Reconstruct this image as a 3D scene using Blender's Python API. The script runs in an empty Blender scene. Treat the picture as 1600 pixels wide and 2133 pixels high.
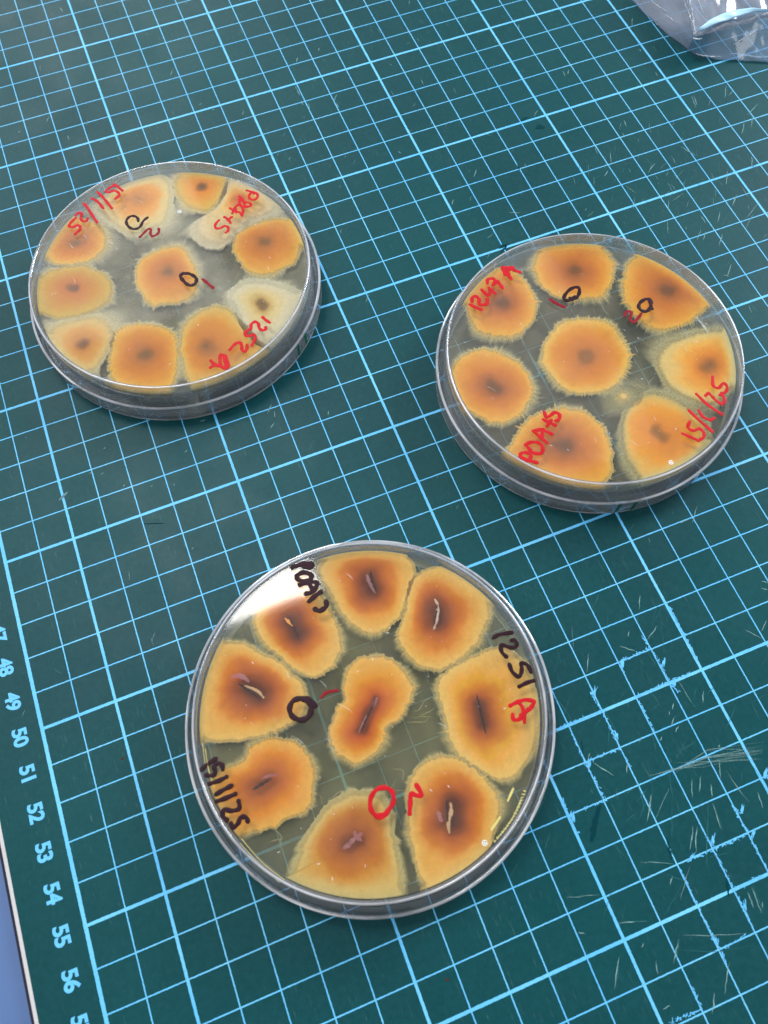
import bpy, bmesh, math, random
from mathutils import Matrix, Vector, noise

# ------------------------------------------------------------------ measured data (centimetres on the mat)
CAM = {"loc":[0.07620245996998863,-0.06004983958087089,0.21728004020055686],"R":[[0.931270456246926,-0.36418968058002676,-0.010060510949465758],[-0.34004568406554,-0.8589561777611407,-0.3828357577757993],[0.13078329430758803,0.35994466413935017,-0.9237616406221762]],"f":1669.2972923930201}
COLONIES = {"1":[{"ramp":"pale","core":[[-0.237,3.464]],"out":[[-0.701,4.215],[-0.086,4.444],[0.582,4.319],[0.998,3.912],[0.957,3.264],[0.708,2.62],[0.395,2.107],[-0.051,1.971],[-0.737,1.933],[-1.073,2.202],[-1.349,2.717],[-1.587,3.267],[-1.599,3.64],[-1.226,4.049]],"label":"pale halo colony with an orange middle"},{"ramp":"yellow","core":[[1.908,3.165]],"out":[[1.18,3.934],[1.565,4.048],[2.09,3.905],[2.643,3.614],[2.783,3.097],[2.527,2.539],[2.065,2.167],[1.677,2.029],[1.285,2.342],[1.014,2.849],[0.961,3.451]],"label":"yellow colony with a dark spot"},{"ramp":"cream_red","core":[[2.912,2.197]],"out":[[2.77,3.103],[3.264,3.095],[3.638,2.706],[3.954,2.153],[3.985,1.395],[3.78,1.202],[2.973,1.072],[2.334,0.79],[1.824,0.464],[1.328,0.618],[1.015,1.053],[1.062,1.569],[1.425,1.875],[2.065,2.167]],"label":"cream elongated colony with a reddish middle"},{"ramp":"orange","core":[[3.003,0.202],[3.232,0.128]],"out":[[2.419,0.845],[3.096,1.022],[3.775,0.976],[4.226,0.659],[4.338,0.074],[4.123,-0.546],[3.789,-1.02],[3.21,-1.13],[2.613,-1.104],[2.197,-0.725],[2.102,-0.171],[2.042,0.288]],"label":None},{"ramp":"white","core":[[2.242,-2.0],[2.288,-2.264]],"out":[[1.735,-1.132],[2.149,-1.087],[2.635,-1.24],[3.06,-1.578],[3.457,-1.988],[3.825,-2.468],[3.59,-2.948],[2.998,-3.515],[2.398,-3.748],[1.782,-3.659],[1.432,-2.73],[1.389,-1.823],[1.385,-1.409]],"label":"whitish colony with a small brown spot"},{"ramp":"orange_pale","core":[[0.252,-3.009]],"out":[[-0.32,-2.11],[-0.044,-1.819],[0.469,-1.618],[0.991,-1.622],[1.344,-1.968],[1.57,-2.705],[1.832,-3.405],[2.05,-3.921],[1.954,-4.308],[1.462,-4.546],[0.831,-4.641],[0.044,-4.552],[-0.528,-4.376],[-0.663,-3.76],[-0.62,-3.166],[-0.567,-2.644]],"label":None},{"ramp":"orange","core":[[-1.567,-2.595]],"out":[[-2.596,-2.068],[-2.339,-1.542],[-1.959,-1.295],[-1.467,-1.371],[-1.013,-1.593],[-0.609,-1.994],[-0.507,-2.432],[-0.657,-3.074],[-0.821,-3.545],[-1.001,-3.852],[-1.327,-4.132],[-2.041,-4.034],[-2.443,-3.688],[-2.741,-3.159],[-2.763,-2.619]],"label":None},{"ramp":"buff","core":[[-3.243,-1.497]],"out":[[-4.139,-0.585],[-3.725,-0.429],[-3.1,-0.477],[-2.558,-0.612],[-2.271,-1.01],[-2.311,-1.554],[-2.521,-2.02],[-2.853,-2.353],[-3.164,-2.612],[-3.56,-2.454],[-3.934,-1.922],[-4.166,-1.286]],"label":"buff colony with a round dark spot"},{"ramp":"olive","core":[[-3.181,0.71],[-2.994,0.677]],"out":[[-4.136,1.218],[-3.798,1.591],[-3.326,1.659],[-2.647,1.473],[-2.144,1.1],[-1.921,0.669],[-1.867,0.226],[-2.088,-0.268],[-2.513,-0.427],[-2.975,-0.486],[-3.709,-0.355],[-4.143,-0.019],[-4.298,0.451]],"label":None},{"ramp":"orange","core":[[-2.586,2.453]],"out":[[-3.461,2.849],[-3.091,3.326],[-2.628,3.594],[-2.09,3.287],[-1.656,2.841],[-1.592,2.276],[-1.771,1.818],[-2.17,1.541],[-2.569,1.528],[-3.068,1.642],[-3.48,1.85],[-3.614,2.294]],"label":None},{"ramp":"orange","core":[[-0.1,0.195]],"out":[[-1.106,0.513],[-0.865,0.931],[-0.48,1.125],[0.007,1.192],[0.503,1.037],[0.727,0.641],[0.765,0.192],[0.729,-0.392],[0.443,-1.032],[-0.053,-1.164],[-0.356,-1.084],[-0.913,-0.984],[-1.108,-0.495],[-1.216,-0.035]],"label":"orange colony in the middle of the dish"}],"2":[{"ramp":"orange2","core":[[-1.656,2.804]],"out":[[-2.618,3.454],[-2.293,3.86],[-1.598,4.081],[-1.082,4.057],[-0.726,3.686],[-0.562,3.077],[-0.623,2.479],[-0.833,2.038],[-1.225,1.678],[-1.822,1.491],[-2.206,1.602],[-2.602,1.844],[-2.858,2.244],[-2.849,2.844]],"label":None},{"ramp":"orange2","core":[[0.992,3.089]],"out":[[-0.173,3.739],[0.177,4.154],[0.779,4.287],[1.462,4.108],[2.083,3.802],[2.316,3.203],[2.236,2.682],[1.867,2.195],[1.386,1.853],[0.893,1.917],[0.438,2.055],[-0.025,2.328],[-0.283,2.876],[-0.291,3.33]],"label":None},{"ramp":"orange2","core":[[3.19,1.397],[3.42,1.261]],"out":[[2.339,2.368],[2.809,2.82],[3.443,2.844],[3.892,2.386],[4.316,1.757],[4.483,0.969],[4.315,0.417],[3.863,0.161],[3.071,-0.038],[2.381,0.067],[2.006,0.473],[1.841,1.143],[1.962,1.799]],"label":None},{"ramp":"halo2","core":[[2.961,-1.66],[3.286,-1.545]],"out":[[1.814,-0.629],[2.312,-0.328],[2.914,-0.315],[3.643,-0.352],[4.193,-0.571],[4.254,-1.103],[4.015,-1.753],[3.602,-2.319],[2.964,-2.779],[2.442,-2.807],[1.987,-2.469],[1.638,-1.936],[1.549,-1.179]],"label":"orange colony with a wide cream halo"},{"ramp":"halo2b","core":[[0.542,-2.823],[0.73,-3.314]],"out":[[-0.324,-2.402],[0.155,-1.897],[0.775,-1.672],[1.361,-1.786],[1.788,-2.312],[2.098,-2.903],[2.078,-3.433],[1.757,-3.984],[1.319,-4.255],[0.571,-4.469],[-0.092,-4.423],[-0.64,-4.17],[-0.74,-3.585],[-0.591,-2.977]],"label":"orange colony with a grey halo and an oblong spot"},{"ramp":"faint","core":[[0.261,-1.562]],"out":[[-0.171,-1.295],[0.11,-1.168],[0.459,-1.188],[0.78,-1.395],[0.87,-1.63],[0.635,-1.932],[0.238,-2.008],[-0.147,-1.933],[-0.315,-1.71]],"label":"small faint pale colony"},{"ramp":"orange2","core":[[-2.203,-2.337],[-1.944,-2.44]],"out":[[-3.904,-2.109],[-3.324,-1.59],[-2.734,-1.214],[-2.141,-1.14],[-1.389,-1.322],[-0.942,-1.694],[-0.731,-2.24],[-0.825,-2.959],[-1.116,-3.582],[-1.414,-3.827],[-1.876,-3.931],[-2.504,-3.839],[-3.002,-3.485],[-3.521,-2.883],[-3.861,-2.31]],"label":None},{"ramp":"orange2","core":[[-3.307,0.352],[-2.968,-0.063]],"out":[[-4.115,1.078],[-3.783,1.438],[-3.296,1.575],[-2.839,1.476],[-2.372,1.082],[-2.066,0.507],[-1.99,-0.011],[-2.154,-0.506],[-2.58,-0.887],[-3.026,-1.098],[-3.379,-1.111],[-3.773,-0.916],[-4.08,-0.524],[-4.347,-0.028],[-4.351,0.528]],"label":None},{"ramp":"orange_grey","core":[[-0.153,0.073]],"out":[[-1.355,0.718],[-0.967,1.149],[-0.355,1.502],[0.147,1.473],[0.746,1.191],[1.208,0.792],[1.231,0.272],[1.144,-0.444],[0.677,-0.912],[0.169,-1.192],[-0.348,-1.225],[-0.956,-1.022],[-1.348,-0.668],[-1.449,-0.146],[-1.524,0.291]],"label":"orange colony in the middle of the dish"}],"3":[{"ramp":"dark3","core":[[1.216,3.35],[1.167,2.864]],"out":[[0.044,4.033],[0.659,4.278],[1.561,4.071],[2.252,3.678],[2.544,3.148],[2.257,2.649],[1.879,2.227],[1.473,1.896],[0.944,1.758],[0.643,1.849],[0.332,2.276],[0.135,2.844],[0.078,3.437]],"label":None},{"ramp":"dark3","core":[[2.639,1.899],[2.423,1.452]],"out":[[2.063,2.582],[2.505,2.914],[3.005,2.937],[3.494,2.597],[3.839,2.097],[3.955,1.479],[3.79,1.052],[3.346,0.675],[2.795,0.349],[2.211,0.245],[1.8,0.381],[1.477,0.734],[1.318,1.269],[1.46,1.693],[1.794,2.119]],"label":None},{"ramp":"dark3","core":[[-1.136,3.064],[-1.03,2.398]],"out":[[-1.984,3.328],[-1.603,3.885],[-0.871,4.247],[-0.268,4.009],[-0.057,3.061],[-0.007,2.27],[-0.122,1.7],[-0.548,1.331],[-1.078,1.314],[-1.412,1.671],[-1.793,2.29],[-2.025,2.79]],"label":None},{"ramp":"dark3","core":[[-2.792,1.817],[-2.371,1.325]],"out":[[-3.269,3.007],[-2.746,3.006],[-2.317,2.7],[-1.833,2.171],[-1.49,1.635],[-1.32,1.107],[-1.499,0.596],[-2.05,0.368],[-2.684,0.366],[-3.389,0.518],[-4.059,0.781],[-4.112,1.367],[-3.876,2.177],[-3.569,2.653]],"label":None},{"ramp":"amber3","core":[[-3.344,-0.716],[-2.693,-0.612]],"out":[[-3.852,0.024],[-3.316,0.033],[-3.048,0.248],[-2.702,0.31],[-2.136,0.113],[-1.829,-0.28],[-1.759,-0.797],[-1.945,-1.324],[-2.253,-1.674],[-2.754,-1.71],[-3.305,-1.724],[-4.027,-1.533],[-4.306,-0.87],[-4.311,-0.278]],"label":None},{"ramp":"pale3","core":[[-1.721,-2.742],[-1.274,-2.69]],"out":[[-3.074,-2.827],[-2.659,-2.319],[-2.073,-1.86],[-1.493,-1.619],[-1.0,-1.634],[-0.496,-1.951],[-0.365,-2.413],[-0.456,-2.953],[-0.583,-3.579],[-0.78,-4.161],[-1.255,-4.212],[-1.887,-3.998],[-2.652,-3.494],[-3.166,-2.923]],"label":"colony with a wide dull buff border"},{"ramp":"dark3","core":[[1.164,-2.66],[0.811,-3.335]],"out":[[0.122,-2.133],[0.452,-1.785],[1.03,-1.623],[1.484,-1.764],[1.93,-2.219],[2.121,-2.798],[2.155,-3.283],[1.869,-3.634],[1.609,-3.931],[1.152,-4.257],[0.236,-4.394],[-0.233,-4.211],[-0.281,-3.586],[-0.131,-2.852]],"label":None},{"ramp":"light3","core":[[2.685,-0.662],[2.492,-1.541]],"out":[[1.793,-0.051],[2.211,0.245],[2.91,0.304],[3.733,0.318],[4.152,-0.252],[4.096,-1.087],[3.742,-1.969],[3.278,-2.529],[2.557,-2.826],[2.085,-2.449],[1.682,-1.903],[1.587,-1.373],[1.671,-0.777]],"label":None},{"ramp":"centre3","core":[[0.297,0.225],[-0.436,-0.404]],"out":[[-0.426,0.874],[-0.216,1.16],[0.119,1.349],[0.464,1.347],[0.756,1.206],[1.034,0.962],[1.219,0.622],[1.273,0.232],[1.195,-0.025],[0.973,-0.247],[0.709,-0.45],[0.201,-0.554],[0.172,-0.693],[-0.018,-0.917],[-0.33,-1.065],[-0.608,-1.127],[-0.826,-1.102],[-0.981,-0.907],[-1.168,-0.589],[-1.207,-0.276],[-1.139,-0.053],[-0.919,0.164],[-0.793,0.37],[-0.515,0.492]],"label":"two-lobed orange colony in the middle of the dish"}]}
WRITING = {"1":[{"ink":"red","w":0.085,"text":"15/1/25","st":[[[-0.807,3.995],[-0.724,3.872],[-0.609,3.618]],[[-0.773,3.936],[-0.94,3.915],[-1.108,3.827],[-1.069,3.723],[-0.872,3.732],[-0.76,3.599],[-0.761,3.467],[-0.913,3.374]],[[-1.388,3.873],[-1.279,3.588],[-1.191,3.29],[-1.114,3.02]],[[-1.628,3.675],[-1.518,3.531],[-1.435,3.344],[-1.376,3.125]],[[-1.927,3.564],[-1.852,3.338],[-1.781,2.965],[-1.704,2.626]],[[-2.289,3.169],[-2.161,3.246],[-2.082,3.172],[-2.157,2.988],[-2.112,2.841],[-2.006,2.82],[-1.948,2.904]],[[-2.298,3.065],[-2.483,2.948],[-2.576,2.815],[-2.469,2.73],[-2.307,2.75],[-2.257,2.624],[-2.332,2.506],[-2.478,2.418]]]},{"ink":"black","w":0.085,"text":"O","st":[[[-0.45,2.174],[-0.443,2.32],[-0.539,2.444],[-0.679,2.458],[-0.806,2.338],[-0.821,2.153],[-0.741,1.973],[-0.602,1.896],[-0.447,1.939],[-0.305,2.116],[-0.134,2.218]]]},{"ink":"darkred","w":0.08,"text":"2","st":[[[-0.571,1.527],[-0.398,1.645],[-0.228,1.746],[-0.166,1.679],[-0.221,1.533],[-0.189,1.415],[-0.045,1.42],[0.062,1.524],[0.079,1.643]]]},{"ink":"red","w":0.08,"text":"PDA+S","st":[[[3.195,2.104],[3.326,1.976],[3.374,1.869]],[[3.326,1.976],[3.445,1.884],[3.46,1.725],[3.314,1.63],[3.181,1.728],[3.209,1.869],[3.32,1.957]],[[2.89,1.954],[2.956,1.796],[2.943,1.497]],[[2.871,1.787],[2.992,1.651],[3.125,1.554],[3.123,1.425],[2.931,1.459],[2.81,1.594],[2.854,1.837]],[[2.463,1.582],[2.564,1.433],[2.714,1.287],[2.73,1.131]],[[2.471,1.342],[2.614,1.543],[2.781,1.606],[2.837,1.367],[2.736,1.15]],[[2.629,1.537],[2.598,1.334]],[[2.184,1.307],[2.27,1.166],[2.296,0.986]],[[2.244,1.134],[2.415,1.215]],[[1.985,1.238],[1.838,1.127],[1.793,0.976],[1.916,0.906],[2.088,0.942],[2.172,0.845],[2.131,0.714],[2.037,0.668]]]},{"ink":"black","w":0.1,"text":"O","st":[[[0.347,-0.393],[0.473,-0.444],[0.592,-0.571],[0.649,-0.753],[0.561,-0.895],[0.415,-0.916],[0.31,-0.795],[0.24,-0.609],[0.219,-0.462],[0.292,-0.371],[0.361,-0.399]]]},{"ink":"darkred","w":0.09,"text":"1","st":[[[0.83,-0.825],[0.927,-1.022],[1.041,-1.265]]]},{"ink":"red","w":0.09,"text":"1252 A","st":[[[2.127,-2.876],[2.186,-3.015],[2.264,-3.144]],[[1.662,-3.165],[1.725,-3.0],[1.862,-2.949],[1.929,-3.061],[1.912,-3.222],[1.979,-3.333],[2.088,-3.314],[2.1,-3.255]],[[1.626,-3.15],[1.475,-3.195],[1.44,-3.306],[1.555,-3.373],[1.688,-3.385],[1.677,-3.526],[1.51,-3.729]],[[0.847,-3.629],[1.039,-3.5],[1.198,-3.48],[1.223,-3.614],[1.192,-3.767],[1.25,-3.851],[1.339,-3.784],[1.38,-3.656]],[[0.541,-3.691],[0.65,-3.776],[0.66,-3.963],[0.623,-4.191],[0.493,-4.179],[0.437,-4.036],[0.488,-3.813],[0.541,-3.691]],[[0.127,-4.013],[0.282,-3.994],[0.475,-4.131]],[[0.212,-3.784],[0.269,-3.928],[0.445,-4.12]],[[0.604,-3.818],[0.593,-4.017],[0.564,-4.167]]]}],"2":[{"ink":"red","w":0.1,"text":"1247 A","st":[[[-2.756,2.881],[-2.65,2.736],[-2.515,2.581]],[[-2.66,2.944],[-2.577,3.095],[-2.46,3.089],[-2.419,2.95],[-2.481,2.811],[-2.388,2.713],[-2.242,2.736],[-2.179,2.875]],[[-2.199,3.253],[-2.165,3.136],[-2.125,2.996],[-1.982,3.084],[-1.963,3.242]],[[-1.963,3.242],[-1.916,3.078],[-1.875,2.979]],[[-1.935,3.418],[-1.865,3.536],[-1.717,3.519],[-1.676,3.419],[-1.784,3.295]],[[-1.806,3.283],[-1.619,3.354]],[[-1.611,3.372],[-1.594,3.219],[-1.577,3.067]],[[-1.259,3.8],[-1.272,3.657],[-1.293,3.497]],[[-1.259,3.8],[-1.105,3.717],[-0.934,3.67]],[[-0.934,3.67],[-1.229,3.598]],[[-1.033,3.646],[-0.919,3.515],[-0.826,3.415]],[[-1.277,3.532],[-1.207,3.42],[-1.183,3.284]],[[-1.197,3.669],[-1.174,3.491]]]},{"ink":"black","w":0.1,"text":"O","st":[[[0.183,1.97],[0.357,1.901],[0.521,2.02],[0.607,2.192],[0.508,2.273],[0.282,2.24],[0.049,2.086],[0.005,1.96],[0.178,1.891],[0.354,1.964]]]},{"ink":"darkred","w":0.095,"text":"1","st":[[[-0.406,2.145],[-0.265,1.904],[-0.127,1.728]]]},{"ink":"black","w":0.1,"text":"O","st":[[[2.408,0.885],[2.428,0.997],[2.303,1.071],[2.086,1.014],[1.968,0.87],[2.023,0.705],[2.168,0.671],[2.338,0.794],[2.4,1.022]],[[2.348,0.813],[2.318,0.682]]]},{"ink":"darkred","w":0.085,"text":"2","st":[[[1.417,0.758],[1.557,0.868],[1.675,0.821],[1.602,0.684],[1.513,0.555],[1.583,0.457],[1.773,0.545],[1.93,0.648]]]},{"ink":"red","w":0.095,"text":"PDA+S","st":[[[-3.541,-2.392],[-3.387,-2.561],[-3.171,-2.738]],[[-3.541,-2.392],[-3.469,-2.311],[-3.314,-2.336],[-3.238,-2.457],[-3.316,-2.553],[-3.415,-2.586]],[[-3.219,-2.098],[-3.186,-2.277],[-3.124,-2.429],[-2.927,-2.508],[-2.817,-2.35],[-2.871,-2.181],[-3.062,-2.087],[-3.24,-2.108]],[[-2.835,-1.787],[-2.753,-2.006],[-2.645,-2.271]],[[-2.835,-1.787],[-2.606,-1.841],[-2.382,-2.079]],[[-2.556,-1.842],[-2.719,-2.075]],[[-2.419,-1.558],[-2.3,-1.699],[-2.174,-1.862]],[[-2.411,-1.787],[-2.212,-1.659]],[[-2.283,-1.346],[-2.288,-1.534],[-2.017,-1.471],[-1.919,-1.586],[-2.004,-1.723],[-2.105,-1.72]]]},{"ink":"red","w":0.085,"text":"15/1/25","st":[[[1.053,-3.424],[1.216,-3.612],[1.363,-3.794]],[[1.435,-3.16],[1.291,-3.311],[1.385,-3.452],[1.572,-3.464],[1.624,-3.609],[1.546,-3.743],[1.414,-3.773]],[[1.589,-2.821],[1.709,-3.226],[1.87,-3.686]],[[1.86,-2.929],[1.863,-3.162],[2.004,-3.323],[2.145,-3.316]],[[2.066,-2.433],[2.19,-2.868],[2.411,-3.296]],[[2.277,-2.582],[2.398,-2.544],[2.443,-2.669],[2.484,-2.836],[2.583,-3.003],[2.719,-2.908],[2.762,-2.667]],[[2.799,-2.093],[2.66,-2.366],[2.764,-2.494],[2.976,-2.405],[3.01,-2.549],[2.895,-2.677],[2.672,-2.718]]]}],"3":[{"ink":"black","w":0.12,"text":"PDA+S","st":[[[-0.59,4.197],[-0.379,4.19],[-0.143,4.154],[-0.067,4.066],[-0.153,4.024],[-0.297,4.119]],[[-0.555,3.938],[-0.355,3.953],[-0.191,3.813],[-0.269,3.694],[-0.466,3.734],[-0.577,3.872]],[[-0.562,3.66],[-0.354,3.652],[-0.137,3.567],[-0.183,3.436],[-0.353,3.355],[-0.487,3.371]],[[-0.323,3.64],[-0.287,3.44]],[[-0.478,3.147],[-0.294,3.221],[-0.1,3.274]],[[-0.408,2.9],[-0.303,2.804],[-0.11,2.855],[-0.064,2.983]]]},{"ink":"black","w":0.12,"text":"O","st":[[[-1.222,0.549],[-1.307,0.732],[-1.468,0.845],[-1.693,0.866],[-1.84,0.725],[-1.841,0.528],[-1.697,0.373],[-1.508,0.348],[-1.365,0.473],[-1.333,0.659],[-1.449,0.804]]]},{"ink":"darkred","w":0.075,"text":"1","st":[[[-1.003,0.695],[-0.864,0.758],[-0.595,0.713]]]},{"ink":"black","w":0.095,"text":"1251","st":[[[3.603,0.497],[3.78,0.52],[4.101,0.449]],[[3.998,0.268],[4.092,0.23],[4.066,0.094],[3.919,0.097],[3.784,0.205],[3.69,0.242],[3.651,0.075],[3.71,-0.076]],[[3.695,-0.269],[3.688,-0.481],[3.794,-0.647],[3.933,-0.506],[3.981,-0.363],[4.107,-0.449],[4.121,-0.651]],[[3.689,-0.872],[3.915,-0.855],[4.09,-0.87]]]},{"ink":"red","w":0.09,"text":"A","st":[[[3.276,-1.216],[3.462,-1.202],[3.703,-1.227],[3.887,-1.335]],[[3.873,-1.364],[3.698,-1.468],[3.417,-1.53]],[[3.506,-1.185],[3.546,-1.408],[3.44,-1.709]],[[3.249,-1.429],[3.225,-1.557],[3.39,-1.587],[3.667,-1.456]]]},{"ink":"black","w":0.1,"text":"15/1/25","st":[[[-4.329,0.117],[-4.118,0.19],[-3.894,0.244]],[[-3.81,-0.056],[-3.804,0.067],[-3.914,0.126],[-3.992,0.078],[-3.997,-0.045],[-4.079,-0.106],[-4.216,-0.037]],[[-4.203,-0.258],[-3.971,-0.272],[-3.776,-0.256]],[[-4.133,-0.547],[-3.917,-0.509],[-3.722,-0.493]],[[-4.164,-0.702],[-3.947,-0.711],[-3.693,-0.704]],[[-3.67,-0.881],[-3.706,-1.048],[-3.89,-1.036],[-4.049,-0.944],[-4.118,-1.067],[-4.049,-1.198]],[[-3.987,-1.297],[-3.956,-1.398],[-3.834,-1.357],[-3.741,-1.259],[-3.626,-1.289],[-3.6,-1.404]]]},{"ink":"red","w":0.1,"text":"O","st":[[[-0.32,-1.87],[-0.512,-1.843],[-0.714,-1.972],[-0.799,-2.192],[-0.749,-2.368],[-0.62,-2.466],[-0.416,-2.373],[-0.249,-2.249],[-0.187,-2.05],[-0.267,-1.907],[-0.379,-1.847]],[[-0.662,-2.403],[-0.508,-2.438]]]},{"ink":"red","w":0.1,"text":"2","st":[[[0.408,-2.091],[0.446,-2.33],[0.345,-2.329],[0.212,-2.239],[0.13,-2.398],[0.016,-2.637]]]}]}
FRAYS = [[[14.964,-3.985],[16.044,-3.972]],[[15.014,-4.045],[15.012,-4.436]],[[15.932,-3.565],[15.976,-3.945]],[[16.026,-4.005],[16.039,-4.957]],[[15.009,-4.976],[16.652,-4.964]],[[13.936,-4.4],[13.992,-4.995]],[[13.992,-4.995],[14.003,-5.965]],[[15.025,-5.097],[15.019,-5.996]],[[12.742,-4.954],[13.992,-4.995]],[[12.991,-5.089],[12.985,-6.001]],[[12.985,-6.001],[13.971,-6.026]],[[13.003,-6.081],[13.045,-6.981]],[[13.971,-6.026],[14.026,-6.517]],[[17.049,-3.141],[17.021,-4.755]],[[17.033,-3.999],[17.19,-4.02]],[[16.003,-5.02],[16.132,-5.302]],[[12.462,-6.996],[13.03,-7.01]],[[12.039,-6.622],[12.023,-6.962]],[[15.961,-8.297],[16.083,-8.551]],[[16.974,-7.994],[17.202,-8.012]],[[17.006,-8.006],[16.991,-8.353]],[[12.007,-6.61],[11.994,-7.02]],[[11.997,-7.09],[12.077,-7.462]],[[15.962,-8.298],[16.009,-9.0]],[[16.007,-9.067],[16.001,-9.959]],[[14.987,-8.701],[15.079,-9.072]],[[15.016,-9.047],[15.011,-9.96]],[[14.27,-9.02],[15.016,-9.047]],[[15.032,-9.02],[15.992,-9.027]],[[14.008,-9.082],[14.003,-9.95]],[[14.995,-9.987],[15.829,-9.989]],[[15.026,-9.999],[14.989,-10.931]],[[14.004,-10.077],[14.015,-10.951]],[[14.164,-11.01],[14.748,-10.961]],[[14.03,-10.988],[14.019,-11.317]],[[13.011,-11.492],[13.024,-11.907]],[[12.178,-11.895],[12.981,-11.919]]]
SCRATCHES = [[[16.45,-2.526],[16.227,-2.9]],[[14.367,-3.472],[14.075,-3.95]],[[16.474,-3.493],[16.016,-3.719]],[[15.701,-5.817],[15.482,-6.03]],[[15.68,-6.07],[15.521,-6.175]],[[15.14,-6.155],[15.042,-6.245]],[[14.657,-5.965],[14.526,-6.061]],[[14.008,-6.403],[13.85,-6.627]],[[16.753,-5.508],[16.574,-5.782]],[[16.439,-6.884],[16.388,-6.937]],[[16.231,-7.238],[16.041,-7.628]],[[15.334,-7.351],[15.136,-7.766]],[[15.592,-7.381],[15.361,-7.714]],[[15.733,-7.649],[15.599,-7.947]],[[14.202,-7.312],[13.887,-7.726]],[[13.206,-5.835],[13.105,-5.94]],[[13.164,-6.072],[13.528,-6.572]],[[19.352,-4.463],[19.052,-4.672]],[[18.659,-4.476],[18.952,-4.835]],[[19.797,-3.422],[19.969,-3.533]],[[19.692,-3.594],[19.853,-3.721]],[[16.736,-8.253],[16.657,-8.639]],[[15.676,-3.342],[15.57,-3.463]],[[15.858,-5.5],[15.738,-5.643]],[[15.654,-5.648],[15.586,-5.734]],[[15.581,-3.91],[15.24,-3.615]],[[14.202,-7.313],[13.789,-7.86]],[[13.763,-9.182],[13.613,-9.35]],[[11.101,-8.674],[11.901,-8.907]],[[12.041,-9.625],[12.698,-9.835]],[[13.167,-8.622],[13.929,-8.953]],[[13.334,-10.41],[14.801,-10.935]],[[12.923,-10.556],[14.852,-11.217]],[[11.72,-10.27],[11.302,-10.841]],[[13.231,-10.462],[12.859,-10.865]],[[14.093,-11.316],[13.646,-11.856]],[[14.815,-8.364],[14.455,-8.828]],[[14.91,-8.401],[14.58,-8.943]],[[15.487,-7.939],[14.58,-9.371]],[[15.534,-8.061],[15.413,-8.699]],[[15.301,-10.17],[15.235,-10.526]],[[15.456,-10.102],[15.355,-10.699]],[[15.511,-10.476],[15.448,-10.609]],[[12.164,-11.601],[12.35,-11.586]],[[13.454,-11.723],[13.188,-12.086]],[[11.04,-9.453],[11.2,-9.531]],[[12.308,-10.286],[12.409,-10.233]],[[12.5,-10.665],[12.408,-10.93]],[[23.593,16.826],[23.536,16.507]],[[23.832,16.798],[23.676,16.586]],[[18.571,13.558],[18.333,13.232]],[[17.273,12.593],[17.104,12.37]],[[16.31,15.391],[16.348,15.251]],[[18.813,11.337],[19.185,11.153]],[[22.605,11.571],[22.891,11.757]],[[20.25,13.125],[20.257,13.0]],[[27.405,18.416],[27.162,18.001]],[[26.835,16.767],[26.815,16.634]],[[28.904,13.856],[28.513,13.28]],[[29.024,13.539],[28.699,13.337]],[[27.424,13.854],[27.282,13.252]],[[27.506,13.82],[27.384,13.342]],[[26.391,11.696],[25.915,10.781]],[[25.814,11.804],[26.103,11.193]],[[24.136,11.135],[24.589,11.436]],[[27.766,10.523],[27.626,9.489]],[[27.924,10.459],[27.627,9.969]],[[27.183,8.607],[26.142,7.992]],[[26.613,8.144],[25.924,7.63]],[[25.773,8.482],[25.129,7.949]],[[28.538,11.967],[28.15,11.488]],[[29.05,12.147],[28.656,11.664]],[[29.532,12.604],[28.807,12.245]],[[24.901,8.604],[24.305,8.056]],[[24.878,8.728],[24.871,8.39]],[[25.598,8.667],[25.251,8.237]],[[26.525,9.105],[26.091,8.698]],[[24.545,13.71],[24.458,13.36]],[[21.824,15.33],[21.571,15.106]],[[26.783,10.189],[26.402,9.625]],[[26.794,15.459],[26.755,15.202]],[[9.849,22.443],[9.674,22.155]],[[9.837,22.061],[9.785,21.945]],[[13.928,19.925],[13.913,19.325]],[[13.873,19.074],[13.851,18.818]],[[14.082,18.857],[14.002,18.494]],[[15.248,18.918],[14.954,18.504]],[[15.037,18.47],[15.036,18.207]],[[4.929,21.836],[4.781,21.57]],[[5.338,20.638],[5.368,20.372]],[[6.609,27.562],[6.654,27.241]],[[12.251,16.904],[12.175,16.811]],[[12.598,16.578],[12.521,16.486]],[[14.492,21.286],[14.365,21.057]],[[15.439,21.468],[15.33,21.299]],[[11.727,19.414],[11.612,19.198]],[[10.553,18.915],[10.67,18.996]],[[10.649,19.85],[10.75,19.875]],[[3.68,21.435],[3.827,21.504]],[[10.262,20.27],[10.38,20.355]],[[11.303,25.877],[11.412,25.908]],[[3.505,7.531],[3.585,7.571]],[[2.906,6.873],[3.008,6.913]],[[3.318,6.763],[3.224,6.72]],[[3.811,6.152],[3.753,6.069]],[[5.882,6.559],[5.778,6.491]],[[4.596,5.803],[4.521,5.78]],[[5.194,5.619],[5.195,5.54]],[[5.172,3.451],[5.108,3.417]],[[1.364,8.796],[1.404,8.808]],[[8.771,7.136],[8.538,6.858]],[[8.771,6.868],[8.714,6.644]],[[8.639,6.47],[8.45,6.323]],[[6.509,7.358],[6.686,7.369]],[[10.329,6.248],[10.261,6.111]],[[24.255,7.054],[23.984,6.871]],[[23.673,7.19],[22.984,6.41]],[[24.59,8.21],[24.22,7.857]],[[24.679,8.073],[24.424,7.775]],[[25.176,7.773],[24.757,7.344]],[[25.087,6.916],[24.447,6.397]],[[24.786,6.55],[24.376,6.138]],[[24.289,6.268],[24.443,6.111]],[[19.292,-0.738],[18.902,-1.17]],[[18.853,-1.005],[18.553,-1.032]]]
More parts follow.
